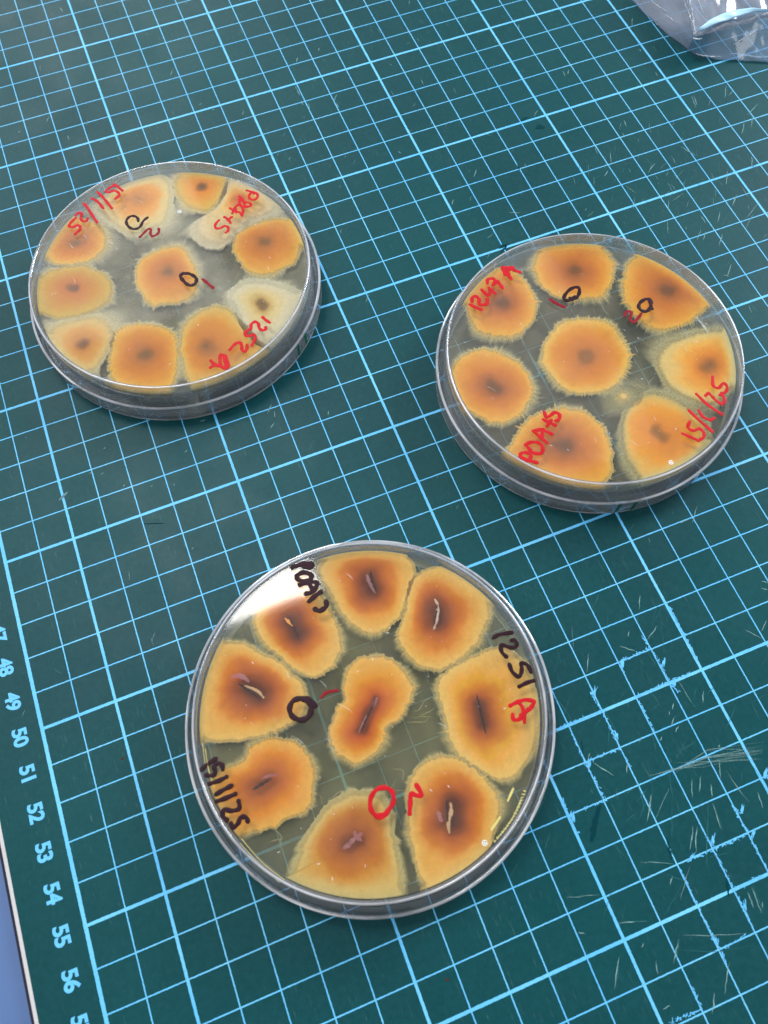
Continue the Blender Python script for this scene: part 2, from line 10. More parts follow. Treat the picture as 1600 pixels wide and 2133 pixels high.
BAG = {"edge":[[28.12,20.94],[27.81,19.22],[27.91,18.34],[28.2,16.94],[28.5,15.96],[28.64,15.62],[29.32,15.07],[30.93,14.28],[32.86,13.36]],"ridge":[[29.53,19.67],[28.75,17.6],[28.52,16.54],[28.27,15.7]],"fold":[[28.27,15.7],[29.32,15.66],[30.33,15.64],[31.36,15.62],[33.82,15.53]],"strip":[[28.33,15.7],[28.96,15.99],[29.53,16.1],[30.17,16.12],[30.7,15.99],[31.33,15.65],[31.93,15.29]]}
SLIVERS = [{"p":[[2.636,-0.659],[2.573,-0.978],[2.508,-1.329],[2.465,-1.598]],"w":0.045,"c":"slit"},{"p":[[0.255,0.174],[0.019,-0.038],[-0.219,-0.259],[-0.394,-0.451]],"w":0.05,"c":"slit"},{"p":[[2.646,1.882],[2.464,1.578],[2.294,1.301]],"w":0.05,"c":"slit"},{"p":[[1.327,3.371],[1.269,3.077],[1.259,2.767]],"w":0.06,"c":"slit"},{"p":[[-1.104,2.915],[-1.085,2.66],[-1.06,2.35]],"w":0.06,"c":"slit"},{"p":[[-2.847,1.793],[-2.652,1.523],[-2.437,1.207]],"w":0.05,"c":"slit"},{"p":[[-3.281,-0.755],[-3.021,-0.704],[-2.803,-0.671]],"w":0.06,"c":"slit"},{"p":[[0.95,-2.682],[0.857,-2.957],[0.753,-3.316]],"w":0.05,"c":"slit"},{"p":[[2.615,2.035],[2.626,1.834],[2.463,1.51],[2.273,1.283]],"w":0.065,"c":"pale"},{"p":[[1.018,-2.755],[0.963,-2.941],[0.807,-3.132],[0.729,-3.374]],"w":0.095,"c":"tan"},{"p":[[0.665,-2.825],[0.658,-2.96],[0.659,-3.074]],"w":0.12,"c":"lilac"},{"p":[[-1.177,-2.617],[-1.351,-2.662],[-1.585,-2.739],[-1.719,-2.776]],"w":0.11,"c":"lilac"},{"p":[[-1.338,-2.498],[-1.34,-2.632],[-1.24,-2.784]],"w":0.08,"c":"lilac"},{"p":[[-2.722,1.705],[-2.574,1.569],[-2.434,1.411],[-2.369,1.219]],"w":0.08,"c":"tan"},{"p":[[-3.004,2.024],[-2.762,1.981],[-2.579,1.753]],"w":0.12,"c":"lilac"},{"p":[[1.203,3.333],[1.183,3.139],[1.197,2.962],[1.225,2.752]],"w":0.09,"c":"lilac"},{"p":[[-1.212,2.986],[-1.152,2.851],[-1.092,2.718]],"w":0.07,"c":"amber"},{"p":[[0.295,0.21],[0.207,0.117],[0.098,0.033]],"w":0.08,"c":"lilac"},{"p":[[-3.019,-0.586],[-2.836,-0.587],[-2.612,-0.651]],"w":0.06,"c":"lilac"},{"p":[[-0.101,-0.117],[-0.349,-0.332],[-0.438,-0.434]],"w":0.04,"c":"lilac"}]
NUBS = {"1":[[0.9,2.064]],"2":[[0.298,-4.106]],"3":[[1.408,-3.864]]}
MARKS = {"gap":[[21.045,15.125],[21.33,15.113],[17.898,10.051],[18.083,10.065]],"smudge":[[21.542,14.539]],"gouge":[[12.827,-7.094],[12.285,-7.73]],"speck":[[12.55,-7.449],[1.793,-1.509],[7.736,-9.219]],"hair":[[14.334,-6.898],[15.046,-7.0],[15.932,-7.054],[17.457,-7.368]],"blade":[[1.866,6.346],[2.168,6.528]]}
GLINT_STROKES = [[[[2.297,-3.216],[2.528,-3.017]],0.045],[[[1.675,-3.656],[1.977,-3.48]],0.045],[[[1.703,-3.891],[2.192,-3.633],[2.597,-3.299]],0.012],[[[-4.068,0.556],[-4.13,0.1],[-4.127,-0.374]],0.012],[[[-4.095,0.713],[-4.174,0.237]],0.01],[[[-3.851,-1.719],[-3.571,-2.348],[-3.202,-2.894]],0.012],[[[-3.917,-1.782],[-3.638,-2.377],[-3.325,-2.911]],0.01],[[[4.235,-1.21],[4.023,-1.758],[3.718,-2.255]],0.01]]
TICKROW = [[1.634,-3.908],[2.75,-3.162]]

COLONIES, WRITING, NUBS = ({int(k): v for k, v in d.items()} for d in (COLONIES, WRITING, NUBS))
CM = 0.01
sc = bpy.context.scene
COLL = sc.collection
rnd = random.Random(7)

# ------------------------------------------------------------------ camera
cd = bpy.data.cameras.new("camera")
cam = bpy.data.objects.new("camera", cd)
COLL.objects.link(cam)
r0, r1, r2 = CAM["R"]
m = Matrix.Identity(4)
for i in range(3):
    m[i][0], m[i][1], m[i][2] = r0[i], -r1[i], -r2[i]
    m[i][3] = CAM["loc"][i]
cam.matrix_world = m
cd.sensor_fit = "VERTICAL"
cd.sensor_height = 9.6
cd.lens = CAM["f"] / 2133.0 * 9.6
cd.clip_start = 0.005
cd.clip_end = 20
cd.dof.use_dof = True
cd.dof.focus_distance = 0.25
cd.dof.aperture_fstop = 6.0
sc.camera = cam

# ------------------------------------------------------------------ light: a dim room with ceiling panels and added fill lamps
w = bpy.data.worlds.new("World")
sc.world = w
w.use_nodes = True
bg = w.node_tree.nodes["Background"]
bg.inputs[0].default_value = (0.86, 0.92, 1.0, 1)
# ambient shaped for mat sheen: brighter beyond the bench than on the photographer's side
_t = w.node_tree
_c = _t.nodes.new("ShaderNodeTexCoord"); _s = _t.nodes.new("ShaderNodeSeparateXYZ"); _m = _t.nodes.new("ShaderNodeMapRange")
_t.links.new(_c.outputs["Generated"], _s.inputs[0]); _t.links.new(_s.outputs[1], _m.inputs[0])
for _i, _v in enumerate((-.6, .95, .34, .76)): _m.inputs[_i + 1].default_value = _v
_t.links.new(_m.outputs[0], bg.inputs[1])

def panel(name, x, y, z, sx, sy, power, col):
    l = bpy.data.lights.new(name, "AREA")
    l.shape = "RECTANGLE"; l.size = sx; l.size_y = sy
    l.energy = power; l.color = col
    o = bpy.data.objects.new(name, l)
    o.location = (x, y, z)
    COLL.objects.link(o)
    return o
panel("overhead_panel", -0.22, 0.99, 2.0, 0.70, 0.70, 25, (1, .97, .94))
panel("overhead_panel", -0.05, 2.55, 1.5, 1.2, 0.6, 30, (1, .98, .96))
panel("overhead_panel", -1.9, 0.9, 2.0, 0.6, 1.2, 12, (1, .98, .96))  # side panel added for highlights along the dish rims
panel("overhead_panel", -1.0, -1.3, 2.0, 1.2, 0.6, 6, (1, .98, .96))  # panel added behind the camera to brighten the near rims
panel("overhead_panel", 1.3, -1.1, 2.0, 0.6, 1.2, 6, (1, .98, .96))  # also added behind the camera, for rim highlights
# dim panels added so the two far dishes mirror a pale veil
panel("added_veil_panel", 0.93, 1.15, 2.0, 0.66, 0.9, 1.0, (1, .95, .95))
panel("added_veil_panel", -0.10, 2.05, 2.0, 0.62, 0.7, 1.2, (.97, .97, 1))
o = panel("added_side_light", 1.75, 0.6, 0.95, 0.6, 0.6, 27, (.86, .93, 1))  # cool lamp added to brighten the right side of the mat
o.rotation_euler = Vector((1.75 - .2, .6 - .1, .95)).to_track_quat("Z", "Y").to_euler()

sc.view_settings.view_transform = "Standard"
sc.view_settings.look = "None"
sc.view_settings.exposure = 0.0
sc.view_settings.gamma = 1.0
try:
    sc.cycles.max_bounces = 24
    sc.cycles.transparent_max_bounces = 48
    sc.cycles.transmission_bounces = 16
    sc.cycles.glossy_bounces = 8
    sc.cycles.diffuse_bounces = 4
    sc.cycles.use_denoising = True
    sc.cycles.sample_clamp_indirect = 4.0
    sc.cycles.caustics_refractive = True
except Exception:
    pass

# ------------------------------------------------------------------ helpers
def lin(r, g, b):
    f = lambda c: (c / 255 / 12.92) if c <= 10 else ((c / 255 + .055) / 1.055) ** 2.4
    return (f(r), f(g), f(b), 1.0)

def tag(o, label=None, cat=None, group=None, kind=None):
    if label: o["label"] = label
    if cat: o["category"] = cat
    if group: o["group"] = group
    if kind: o["kind"] = kind
    return o

def mesh_obj(name, verts, faces, mat, parent=None, smooth=False, loc=None):
    me = bpy.data.meshes.new(name)
    me.from_pydata([(x * CM, y * CM, z * CM) for x, y, z in verts], [], faces)
    me.update()
    if smooth:
        me.polygons.foreach_set("use_smooth", [True] * len(me.polygons))
    for mm in (mat if isinstance(mat, (list, tuple)) else [mat]):
        me.materials.append(mm)
    o = bpy.data.objects.new(name, me)
    COLL.objects.link(o)
    if parent: o.parent = parent
    if loc: o.location = tuple(c * CM for c in loc)
    return o

def empty(name, x, y, z=0):
    o = bpy.data.objects.new(name, None)
    o.empty_display_size = .01
    o.location = (x * CM, y * CM, z * CM)
    COLL.objects.link(o)
    return o

class NT:
    def __init__(s, name):
        s.m = bpy.data.materials.new(name); s.m.use_nodes = True
        s.t = s.m.node_tree; s.t.nodes.clear()
        s.out = s.t.nodes.new("ShaderNodeOutputMaterial")
    def n(s, typ, **kw):
        nd = s.t.nodes.new("ShaderNode" + typ)
        for k, v in kw.items():
            if k.startswith("_"): setattr(nd, k[1:], v)
            else:
                key = k.replace("__", " ")
                nd.inputs[int(key[1:]) if key[0] == "i" and key[1:].isdigit() else key].default_value = v
        return nd
    def l(s, a, b): s.t.links.new(a, b)
    def math(s, op, a, b=None, c=None, clamp=False):
        nd = s.t.nodes.new("ShaderNodeMath"); nd.operation = op; nd.use_clamp = clamp
        for i, v in enumerate((a, b, c)):
            if v is None: continue
            if isinstance(v, (int, float)): nd.inputs[i].default_value = v
            else: s.l(v, nd.inputs[i])
        return nd.outputs[0]
    def mix(s, f, a, b):
        nd = s.t.nodes.new("ShaderNodeMix"); nd.data_type = "RGBA"
        for i, v in ((0, f), (6, a), (7, b)):
            if isinstance(v, (int, float, tuple)): nd.inputs[i].default_value = v
            else: s.l(v, nd.inputs[i])
        return nd.outputs[2]
    def noise(s, scale, detail=2, rough=.5, vec=None):
        nd = s.n("TexNoise"); nd.inputs["Scale"].default_value = scale
        nd.inputs["Detail"].default_value = detail; nd.inputs["Roughness"].default_value = rough
        if vec is None:
            vec = s.n("TexCoord").outputs["Object"]
        s.l(vec, nd.inputs["Vector"])
        return nd.outputs[0]
    def ramp(s, f, lo, hi, a=0.0, b=1.0):
        nd = s.n("MapRange"); nd.clamp = True
        s.l(f, nd.inputs[0])
        for i, v in enumerate((lo, hi, a, b)): nd.inputs[i + 1].default_value = v
        return nd.outputs[0]
    def schlick(s, f0=.04, bump=None):
        g = s.n("NewGeometry"); d = s.t.nodes.new("ShaderNodeVectorMath"); d.operation = "DOT_PRODUCT"
        s.l(g.outputs["Normal"], d.inputs[0]); s.l(g.outputs["Incoming"], d.inputs[1])
        c = s.math("ABSOLUTE", d.outputs["Value"])
        p = s.math("POWER", s.math("SUBTRACT", 1.0, c, clamp=True), 5.0)
        return s.math("ADD", s.math("MULTIPLY", p, 1 - f0), f0)
    def shader_mix(s, f, a, b):
        nd = s.n("MixShader")
        if isinstance(f, (int, float)): nd.inputs[0].default_value = f
        else: s.l(f, nd.inputs[0])
        s.l(a, nd.inputs[1]); s.l(b, nd.inputs[2])
        return nd.outputs[0]
    def done(s, sh):
        s.l(sh, s.out.inputs[0]); return s.m

# ------------------------------------------------------------------ materials
def mat_simple(name, rgb, rough=.6, spec=.5, var=0.0, scale=300):
    t = NT(name); b = t.n("BsdfPrincipled"); b.inputs["Roughness"].default_value = rough
    b.inputs["Specular IOR Level"].default_value = spec
    c = lin(*rgb)
    if var:
        n = t.noise(scale, 4)
        d = tuple(x * (1 - var) for x in c[:3]) + (1,)
        u = tuple(min(1, x * (1 + var)) for x in c[:3]) + (1,)
        t.l(t.mix(t.ramp(n, .3, .7), d, u), b.inputs["Base Color"])
    else: b.inputs["Base Color"].default_value = c
    return t.done(b.outputs[0])

def mat_cutting_mat():
    t = NT("mat_vinyl")
    tc = t.n("TexCoord").outputs["Object"]
    sep = t.n("SeparateXYZ"); t.l(tc, sep.inputs[0])
    wob = t.math("MULTIPLY", t.math("SUBTRACT", t.noise(900, 2, .6), .5), .022)
    X = t.math("ADD", t.math("MULTIPLY", sep.outputs[0], 100.0), wob)
    Y = t.math("ADD", t.math("MULTIPLY", sep.outputs[1], 100.0), wob)
    def line(v, period, off, width):
        a = t.math("DIVIDE", t.math("SUBTRACT", v, off), period)
        d = t.math("MULTIPLY", t.math("ABSOLUTE", t.math("SUBTRACT", a, t.math("ROUND", a))), period)
        return t.math("LESS_THAN", d, width / 2)
    g = None
    for ln in (line(X, 1, 0, .031), line(Y, 1, 0, .032), line(X, 5, 2, .074), line(Y, 5, 0, .078)):
        g = ln if g is None else t.math("MAXIMUM", g, ln)
    inside = t.math("MULTIPLY", t.math("GREATER_THAN", X, -.045), t.math("LESS_THAN", X, 57.045))
    inside = t.math("MULTIPLY", inside, t.math("MULTIPLY", t.math("GREATER_THAN", Y, -40.04), t.math("LESS_THAN", Y, 50.04)))
    border = t.math("LESS_THAN", t.math("ABSOLUTE", X), .052)
    g = t.math("MULTIPLY", t.math("MAXIMUM", g, border), inside)
    # printed ink is worn through in pin holes
    holes = t.ramp(t.noise(2600, 3, .7), .34, .42)
    g = t.math("MULTIPLY", g, t.math("ADD", t.math("MULTIPLY", holes, .35), .65))
    big = t.noise(14, 3); fine = t.noise(700, 4, .7)
    base = t.mix(t.ramp(big, .3, .7), lin(0, 59, 65), lin(0, 69, 73))
    base = t.mix(t.math("MULTIPLY", t.ramp(fine, .35, .75), .25), base, lin(30, 92, 98))
    # cloudy scuffing: short streaks in two directions, denser in patches
    def streaks(rot, sx, sy, th):
        mp = t.n("Mapping"); t.l(tc, mp.inputs[0]); mp.inputs["Rotation"].default_value[2] = rot
        mp.inputs["Scale"].default_value = (sx, sy, 1)
        n = t.noise(1.0, 3, .65, mp.outputs[0])
        return t.ramp(n, th, th + .09)
    patch = t.ramp(t.noise(26, 2), .42, .68)
    s1 = t.math("MULTIPLY", streaks(.45, 1700, 160, .63), patch)
    s2 = t.math("MULTIPLY", streaks(-.5, 1500, 140, .66), t.ramp(t.noise(19, 2), .4, .6))
    st = t.math("MAXIMUM", s1, s2)
    base = t.mix(t.math("MULTIPLY", st, .30), base, lin(120, 150, 146))
    ink = t.mix(t.ramp(t.noise(40, 2), .35, .65), lin(96, 188, 244), lin(116, 202, 248))
    col = t.mix(g, base, ink)
    b = t.n("BsdfPrincipled"); t.l(col, b.inputs["Base Color"])
    t.l(t.ramp(t.noise(60, 3), .3, .7, .38, .48), b.inputs["Roughness"])
    b.inputs["Specular IOR Level"].default_value = .17
    bp = t.n("Bump"); bp.inputs["Strength"].default_value = .35; bp.inputs["Distance"].default_value = .00008
    t.l(t.math("ADD", t.noise(2400, 3, .6), t.math("MULTIPLY", st, -.5)), bp.inputs["Height"])
    t.l(bp.outputs[0], b.inputs["Normal"])
    return t.done(b.outputs[0])

def mat_clear(name, f0=.045, rough=.05, haze=.016, bump=.05):
    """thin flat sheet of clear polystyrene"""
    t = NT(name)
    tr = t.n("BsdfTransparent"); tr.inputs[0].default_value = (.97, .98, .975, 1)
    gl = t.n("BsdfGlossy"); gl.inputs["Roughness"].default_value = rough
    bp = t.n("Bump"); bp.inputs["Strength"].default_value = bump; bp.inputs["Distance"].default_value = .0004
    t.l(t.noise(45, 2), bp.inputs["Height"]); t.l(bp.outputs[0], gl.inputs["Normal"])
    df = t.n("BsdfDiffuse"); df.inputs[0].default_value = (.75, .77, .78, 1)
    hz = t.math("MULTIPLY", t.ramp(t.noise(90, 4, .6), .35, .75), haze)
    a = t.shader_mix(hz, tr.outputs[0], df.outputs[0])
    return t.done(t.shader_mix(t.schlick(f0), a, gl.outputs[0]))

def mat_glass():
    t = NT("polystyrene_wall")
    b = t.n("BsdfGlass"); b.inputs["IOR"].default_value = 1.5; b.inputs["Roughness"].default_value = .02
    b.inputs["Color"].default_value = (.96, .975, .985, 1)
    bp = t.n("Bump"); bp.inputs["Strength"].default_value = .03; bp.inputs["Distance"].default_value = .0001
    t.l(t.noise(160, 3), bp.inputs["Height"]); t.l(bp.outputs[0], b.inputs["Normal"])
    tr = t.n("BsdfTransparent"); tr.inputs[0].default_value = (.93, .95, .97, 1)
    gl = t.n("BsdfGlossy"); gl.inputs["Roughness"].default_value = .06
    df = t.n('BsdfDiffuse'); df.inputs[0].default_value = (.80, .80, .84, 1)
    thin = t.shader_mix(t.schlick(.08), t.shader_mix(.13, tr.outputs[0], df.outputs[0]), gl.outputs[0])
    return t.done(t.shader_mix(0.68, b.outputs[0], thin))

def mat_bead():
    """rounded moulded edge of the polystyrene: clear, its frosted skin painting in bright rim highlights"""
    t = NT("polystyrene_edge")
    b = t.n("BsdfGlass"); b.inputs["IOR"].default_value = 1.5; b.inputs["Roughness"].default_value = .05
    df = t.n("BsdfDiffuse"); df.inputs[0].default_value = (.86, .86, .92, 1)  # pale diffuse puts the rim's bright reflection lines into the colour
    gl = t.n("BsdfGlossy"); gl.inputs["Roughness"].default_value = .12
    f = t.ramp(t.noise(55, 3, .6), .3, .7, .14, .60)
    a = t.shader_mix(f, b.outputs[0], df.outputs[0])
    return t.done(t.shader_mix(t.schlick(.10), a, gl.outputs[0]))

def mat_agar(name, veil, rgb, tint=(.985, .98, .955, 1)):
    t = NT(name)
    tr = t.n("BsdfTransparent"); tr.inputs[0].default_value = tint
    df = t.n("BsdfDiffuse"); df.inputs[0].default_value = lin(*rgb)
    tl = t.n("BsdfTranslucent"); tl.inputs[0].default_value = lin(*rgb)
    body = t.shader_mix(.4, df.outputs[0], tl.outputs[0])
    cloud = t.ramp(t.noise(70, 4, .6), .35, .75, veil * .6, veil * 1.55)
    wisps = t.ramp(t.noise(420, 5, .75), .56, .72, 0, veil * .5)
    f = t.math("ADD", cloud, wisps)
    return t.done(t.shader_mix(f, tr.outputs[0], body))

def mat_colony():
    t = NT("fungal_mycelium")
    at = t.n("Attribute", _attribute_name="pigment")
    n1 = t.noise(650, 4, .65); n2 = t.noise(2600, 3, .6)
    v = t.math("ADD", t.ramp(n1, .3, .7, .93, 1.06), t.ramp(n2, .3, .7, -.05, .05))
    mul = t.n("VectorMath", _operation="SCALE"); t.l(at.outputs["Color"], mul.inputs[0]); t.l(v, mul.inputs["Scale"])
    b = t.n("BsdfPrincipled"); t.l(mul.outputs[0], b.inputs["Base Color"])
    b.inputs["Roughness"].default_value = .85; b.inputs["Specular IOR Level"].default_value = .2
    tr = t.n("BsdfTransparent")
    a = at.outputs["Alpha"]
    edge = t.math("MULTIPLY", t.math("SUBTRACT", 1.0, a), a)
    f = t.math("ADD", a, t.math("MULTIPLY", t.math("MULTIPLY", t.math("SUBTRACT", t.noise(1500, 4, .7), .5), 3.6), edge), clamp=True)
    return t.done(t.shader_mix(f, tr.outputs[0], b.outputs[0]))

def mat_ink(name, rgb, alpha=.92, rough=.5):
    t = NT(name)
    b = t.n("BsdfPrincipled"); b.inputs["Base Color"].default_value = lin(*rgb)
    b.inputs["Roughness"].default_value = rough; b.inputs["Specular IOR Level"].default_value = .2
    tr = t.n("BsdfTransparent"); tr.inputs[0].default_value = tuple(min(1, c * 2) for c in lin(*rgb)[:3]) + (1,)
    f = t.ramp(t.noise(380, 4, .7), .3, .55, alpha - .22, alpha)
    return t.done(t.shader_mix(f, tr.outputs[0], b.outputs[0]))

def mat_film(name, veil, rgb):
    t = NT(name)
    tr = t.n("BsdfTransparent"); tr.inputs[0].default_value = (.93, .95, .98, 1)
    gl = t.n("BsdfGlossy"); gl.inputs["Roughness"].default_value = .11
    bp = t.n("Bump"); bp.inputs["Strength"].default_value = .4; bp.inputs["Distance"].default_value = .001
    n = t.n("TexCoord"); mp = t.n("Mapping"); t.l(n.outputs["Object"], mp.inputs[0])
    mp.inputs["Rotation"].default_value[2] = .9; mp.inputs["Scale"].default_value = (1, .25, 1)
    t.l(t.noise(110, 1.5, .5, mp.outputs[0]), bp.inputs["Height"]); t.l(bp.outputs[0], gl.inputs["Normal"])
    df = t.n("BsdfDiffuse"); df.inputs[0].default_value = lin(*rgb)
    tl = t.n("BsdfTranslucent"); tl.inputs[0].default_value = lin(*rgb)
    body = t.shader_mix(.35, df.outputs[0], tl.outputs[0])
    f = t.ramp(t.noise(90, 3, .6, mp.outputs[0]), .3, .7, veil * .5, veil * 1.5)
    a = t.shader_mix(f, tr.outputs[0], body)
    return t.done(t.shader_mix(t.schlick(.06), a, gl.outputs[0]))

M_MAT = mat_cutting_mat()
M_INK = mat_simple("mat_print", (98, 190, 246), .5, .4, .10, 900)
M_CORE = mat_simple("mat_core_white", (240, 236, 232), .6, .4, .03)
M_BACK = mat_simple("mat_back_black", (42, 36, 48), .6, .4, .1)
M_TABLE = mat_simple("laminate_blue_grey", (84, 112, 160), .45, .4, .06, 60)
M_TAN = mat_simple("scratch_bright", (120, 156, 156), .7, .3, .25, 800)
M_DULL = mat_simple("scratch_dull", (38, 104, 108), .7, .3, .15, 800)
M_DARK = mat_simple("gouge_dark", (0, 56, 64), .8, .1)
M_BROWN = mat_simple("speck_brown", (84, 44, 28), .9, .1)
M_DISC = mat_clear("polystyrene_sheet")
M_FLOOR = mat_clear("polystyrene_lid_sheet", .04, .05, .05)
M_GLASS = mat_glass()
M_BEAD = mat_bead()
M_AGAR = {1: (mat_agar("agar_cloudy", .44, (206, 196, 164), (.94, .90, .78, 1)), mat_agar("agar_cloudy_face", .06, (216, 212, 200))),
          2: (mat_agar("agar_clear", .22, (204, 192, 156), (.94, .90, .78, 1)), mat_agar("agar_clear_face", .010, (210, 204, 190))),
          3: (mat_agar("agar_yellowish", .24, (204, 192, 132), (.94, .91, .74, 1)), mat_agar("agar_yellowish_face", .008, (204, 196, 160)))}
M_COL = mat_colony()
M_PEN = {"red": mat_ink("red_marker", (198, 16, 34), .96), "darkred": mat_ink("dark_red_marker", (140, 14, 36), .92), "black": mat_ink("black_marker", (40, 8, 24), .98)}
M_GREEN = mat_ink("green_marker", (10, 104, 84), .97)
M_PLUG = {"pale": mat_ink("torn_agar_pale", (226, 196, 176), .7), "tan": mat_ink("torn_agar_tan", (214, 172, 128), .8),
          "lilac": mat_ink("torn_agar_lilac", (190, 146, 146), .42), "slit": mat_ink("slit_dark", (58, 24, 12), .7), "amber": mat_simple("torn_agar_amber_glint", (230, 140, 20), .3, .6, .2, 900)}  # amber paints an orange glint on one torn plug
M_FILM = mat_film("film_double", .40, (200, 207, 224))
M_FILM_THIN = mat_film("film_single", .26, (170, 204, 232))
M_STRIP = mat_simple("strip_light_blue", (176, 222, 252), .35, .6, .04)
M_WHITE = mat_simple("dust_highlight_white", (232, 240, 250), .3, .6, .05)  # white of dust and nubs, and of the painted crease highlights
M_YELLOW_GLINT = mat_simple("painted_yellow_glint", (214, 200, 120), .3, .6, .1)  # reflected glints put into the colour of the moulded strokes
M_WISP = mat_ink("mycelium_pale", (206, 192, 146), .55)
M_GLINT = mat_clear("painted_glint_mark", .10, .08, .55)

# ------------------------------------------------------------------ table and cutting mat
tab = mesh_obj("table", [(x, y, z) for z in (-3.3, -.33) for x, y in ((-60, -75), (110, -75), (110, 90), (-60, 90))],
               [(3, 2, 1, 0), (4, 5, 6, 7), (0, 1, 5, 4), (1, 2, 6, 5), (2, 3, 7, 6), (3, 0, 4, 7)], M_TABLE)
tag(tab, kind="structure")

mat_root = empty("cutting_mat", 0, 0, -.33)
tag(mat_root, "green cutting mat with light blue centimetre grid lying under the three dishes", "cutting mat")
XL, XR, YB, YT = -1.48, 58.5, -41.5, 51.5
def layer(name, mtl, z0, z1, e0, e1):
    b = [(XL - e0, YB - e0), (XR + e0, YB - e0), (XR + e0, YT + e0), (XL - e0, YT + e0)]
    t_ = [(XL - e1, YB - e1), (XR + e1, YB - e1), (XR + e1, YT + e1), (XL - e1, YT + e1)]
    v = [(x, y, z0 + .33) for x, y in b] + [(x, y, z1 + .33) for x, y in t_]
    return mesh_obj(name, v, [(3, 2, 1, 0), (4, 5, 6, 7), (0, 1, 5, 4), (1, 2, 6, 5), (2, 3, 7, 6), (3, 0, 4, 7)], mtl, mat_root)
layer("backing_layer", M_BACK, -.33, -.222, .30, .20)
layer("core_layer", M_CORE, -.22, -.032, .185, .018)
layer("surface_layer", M_MAT, -.03, 0, .006, 0)

for u in range(42, 61):
    cu = bpy.data.curves.new("printed_number", "FONT")
    cu.body = str(u); cu.size = .52 * CM; cu.offset = .018 * CM; cu.space_character = .93
    cu.align_x = "CENTER"; cu.align_y = "CENTER"; cu.resolution_u = 6
    tmp = bpy.data.objects.new("tmp", cu); COLL.objects.link(tmp)
    dg = bpy.context.evaluated_depsgraph_get()
    me = bpy.data.meshes.new_from_object(tmp.evaluated_get(dg))
    bpy.data.objects.remove(tmp)
    me.name = "printed_number"; me.materials.clear(); me.materials.append(M_INK)
    o = bpy.data.objects.new("printed_number", me); COLL.objects.link(o)
    o.parent = mat_root
    o.location = (-.60 * CM, (50 - u) * CM, .334 * CM); o.rotation_euler[2] = -math.pi / 2

# frayed ink and tiny gouges along worn grid lines
def jag_poly(V, F, cx, cy, ang, ln, wd, z, r=rnd):
    """a ragged sliver lying on the mat"""
    n = max(3, int(ln / .05)); n = min(n, 9); i0 = len(V)
    dx, dy = math.cos(ang), math.sin(ang)
    for k in range(n + 1):
        s = k / n; w_ = wd * (.25 + .9 * math.sin(math.pi * min(.97, max(.05, s)))) * r.uniform(.55, 1.25) * .5
        off = r.uniform(-.25, .25) * wd
        px, py = cx + dx * (s - .5) * ln - dy * off, cy + dy * (s - .5) * ln + dx * off
        V.append((px - dy * w_, py + dx * w_, z)); V.append((px + dy * w_, py - dx * w_, z))
        if k: a = i0 + 2 * k; F.append((a - 2, a - 1, a + 1, a))
V, F = [], []
z0 = .336
for (a, b) in FRAYS:
    L = math.dist(a, b); n = int(L / .042)
    base = math.atan2(b[1] - a[1], b[0] - a[0])
    for k in range(n):
        s = (k + rnd.random()) / n
        x, y = a[0] + (b[0] - a[0]) * s, a[1] + (b[1] - a[1]) * s
        jag_poly(V, F, x + rnd.gauss(0, .016), y + rnd.gauss(0, .016), base + rnd.gauss(0, .35), rnd.uniform(.05, .10), rnd.uniform(.012, .034), z0 + rnd.uniform(0, .003))
        if rnd.random() < .17:   # flicks torn out by the blade
            ang = rnd.choice([1.15, 1.0, 1.3, -1.9]) + rnd.gauss(0, .22)
            ln = rnd.uniform(.04, .10)
            jag_poly(V, F, x + math.cos(ang) * ln * .45, y + math.sin(ang) * ln * .45, ang, ln, rnd.uniform(.012, .03), z0 + rnd.uniform(0, .003))
    for _ in range(2):
        if rnd.random() < .14:
            s = rnd.random(); x, y = a[0] + (b[0] - a[0]) * s, a[1] + (b[1] - a[1]) * s; ang = 1.05 + rnd.gauss(0, .2)
            for q in range(3):
                ln = rnd.uniform(.12, .30)
                jag_poly(V, F, x + q * .03 + math.cos(ang) * ln * .4, y + math.sin(ang) * ln * .4, ang + rnd.gauss(0, .1), ln, rnd.uniform(.018, .04), z0 + rnd.uniform(0, .003))
o = mesh_obj("frayed_ink", V, F, M_INK, mat_root); tag(o, "light blue ragged ink along worn grid lines", kind="stuff")

def hairline(V, F, pts, wd, z, taper=True):
    n = len(pts); i0 = len(V)
    for k, (x, y) in enumerate(pts):
        a = pts[max(0, k - 1)]; b = pts[min(n - 1, k + 1)]
        d = math.hypot(b[0] - a[0], b[1] - a[1]) or 1; nx, ny = -(b[1] - a[1]) / d, (b[0] - a[0]) / d
        s = k / (n - 1); w_ = wd * .5 * ((.15 + math.sin(math.pi * s)) if taper else 1) * rnd.uniform(.6, 1.2)
        V.append((x + nx * w_, y + ny * w_, z)); V.append((x - nx * w_, y - ny * w_, z))
        if k: a_ = i0 + 2 * k; F.append((a_ - 2, a_ - 1, a_ + 1, a_))
VT, FT, VD, FD = [], [], [], []
def scratch(a, b, wd, bright):
    n = 7; L = math.dist(a, b); bend = rnd.gauss(0, .018) * L
    nx, ny = -(b[1] - a[1]) / (L + 1e-6), (b[0] - a[0]) / (L + 1e-6)
    pts = []
    for k in range(n + 1):
        s = k / n; o_ = math.sin(math.pi * s) * bend + rnd.gauss(0, .006)
        pts.append((a[0] + (b[0] - a[0]) * s + nx * o_, a[1] + (b[1] - a[1]) * s + ny * o_))
    if bright: hairline(VT, FT, pts, wd, .337 + rnd.uniform(0, .004))
    else: hairline(VD, FD, pts, wd, .3365 + rnd.uniform(0, .004))
for a, b in SCRATCHES:
    L = math.dist(a, b)
    scratch(a, b, .022 if L < .8 else .011, L < .75 or rnd.random() < .3)
    if L > .5 and rnd.random() < .6:
        scratch((a[0] + .03, a[1] + .02), (b[0] + .05, b[1] - .03), .012, False)
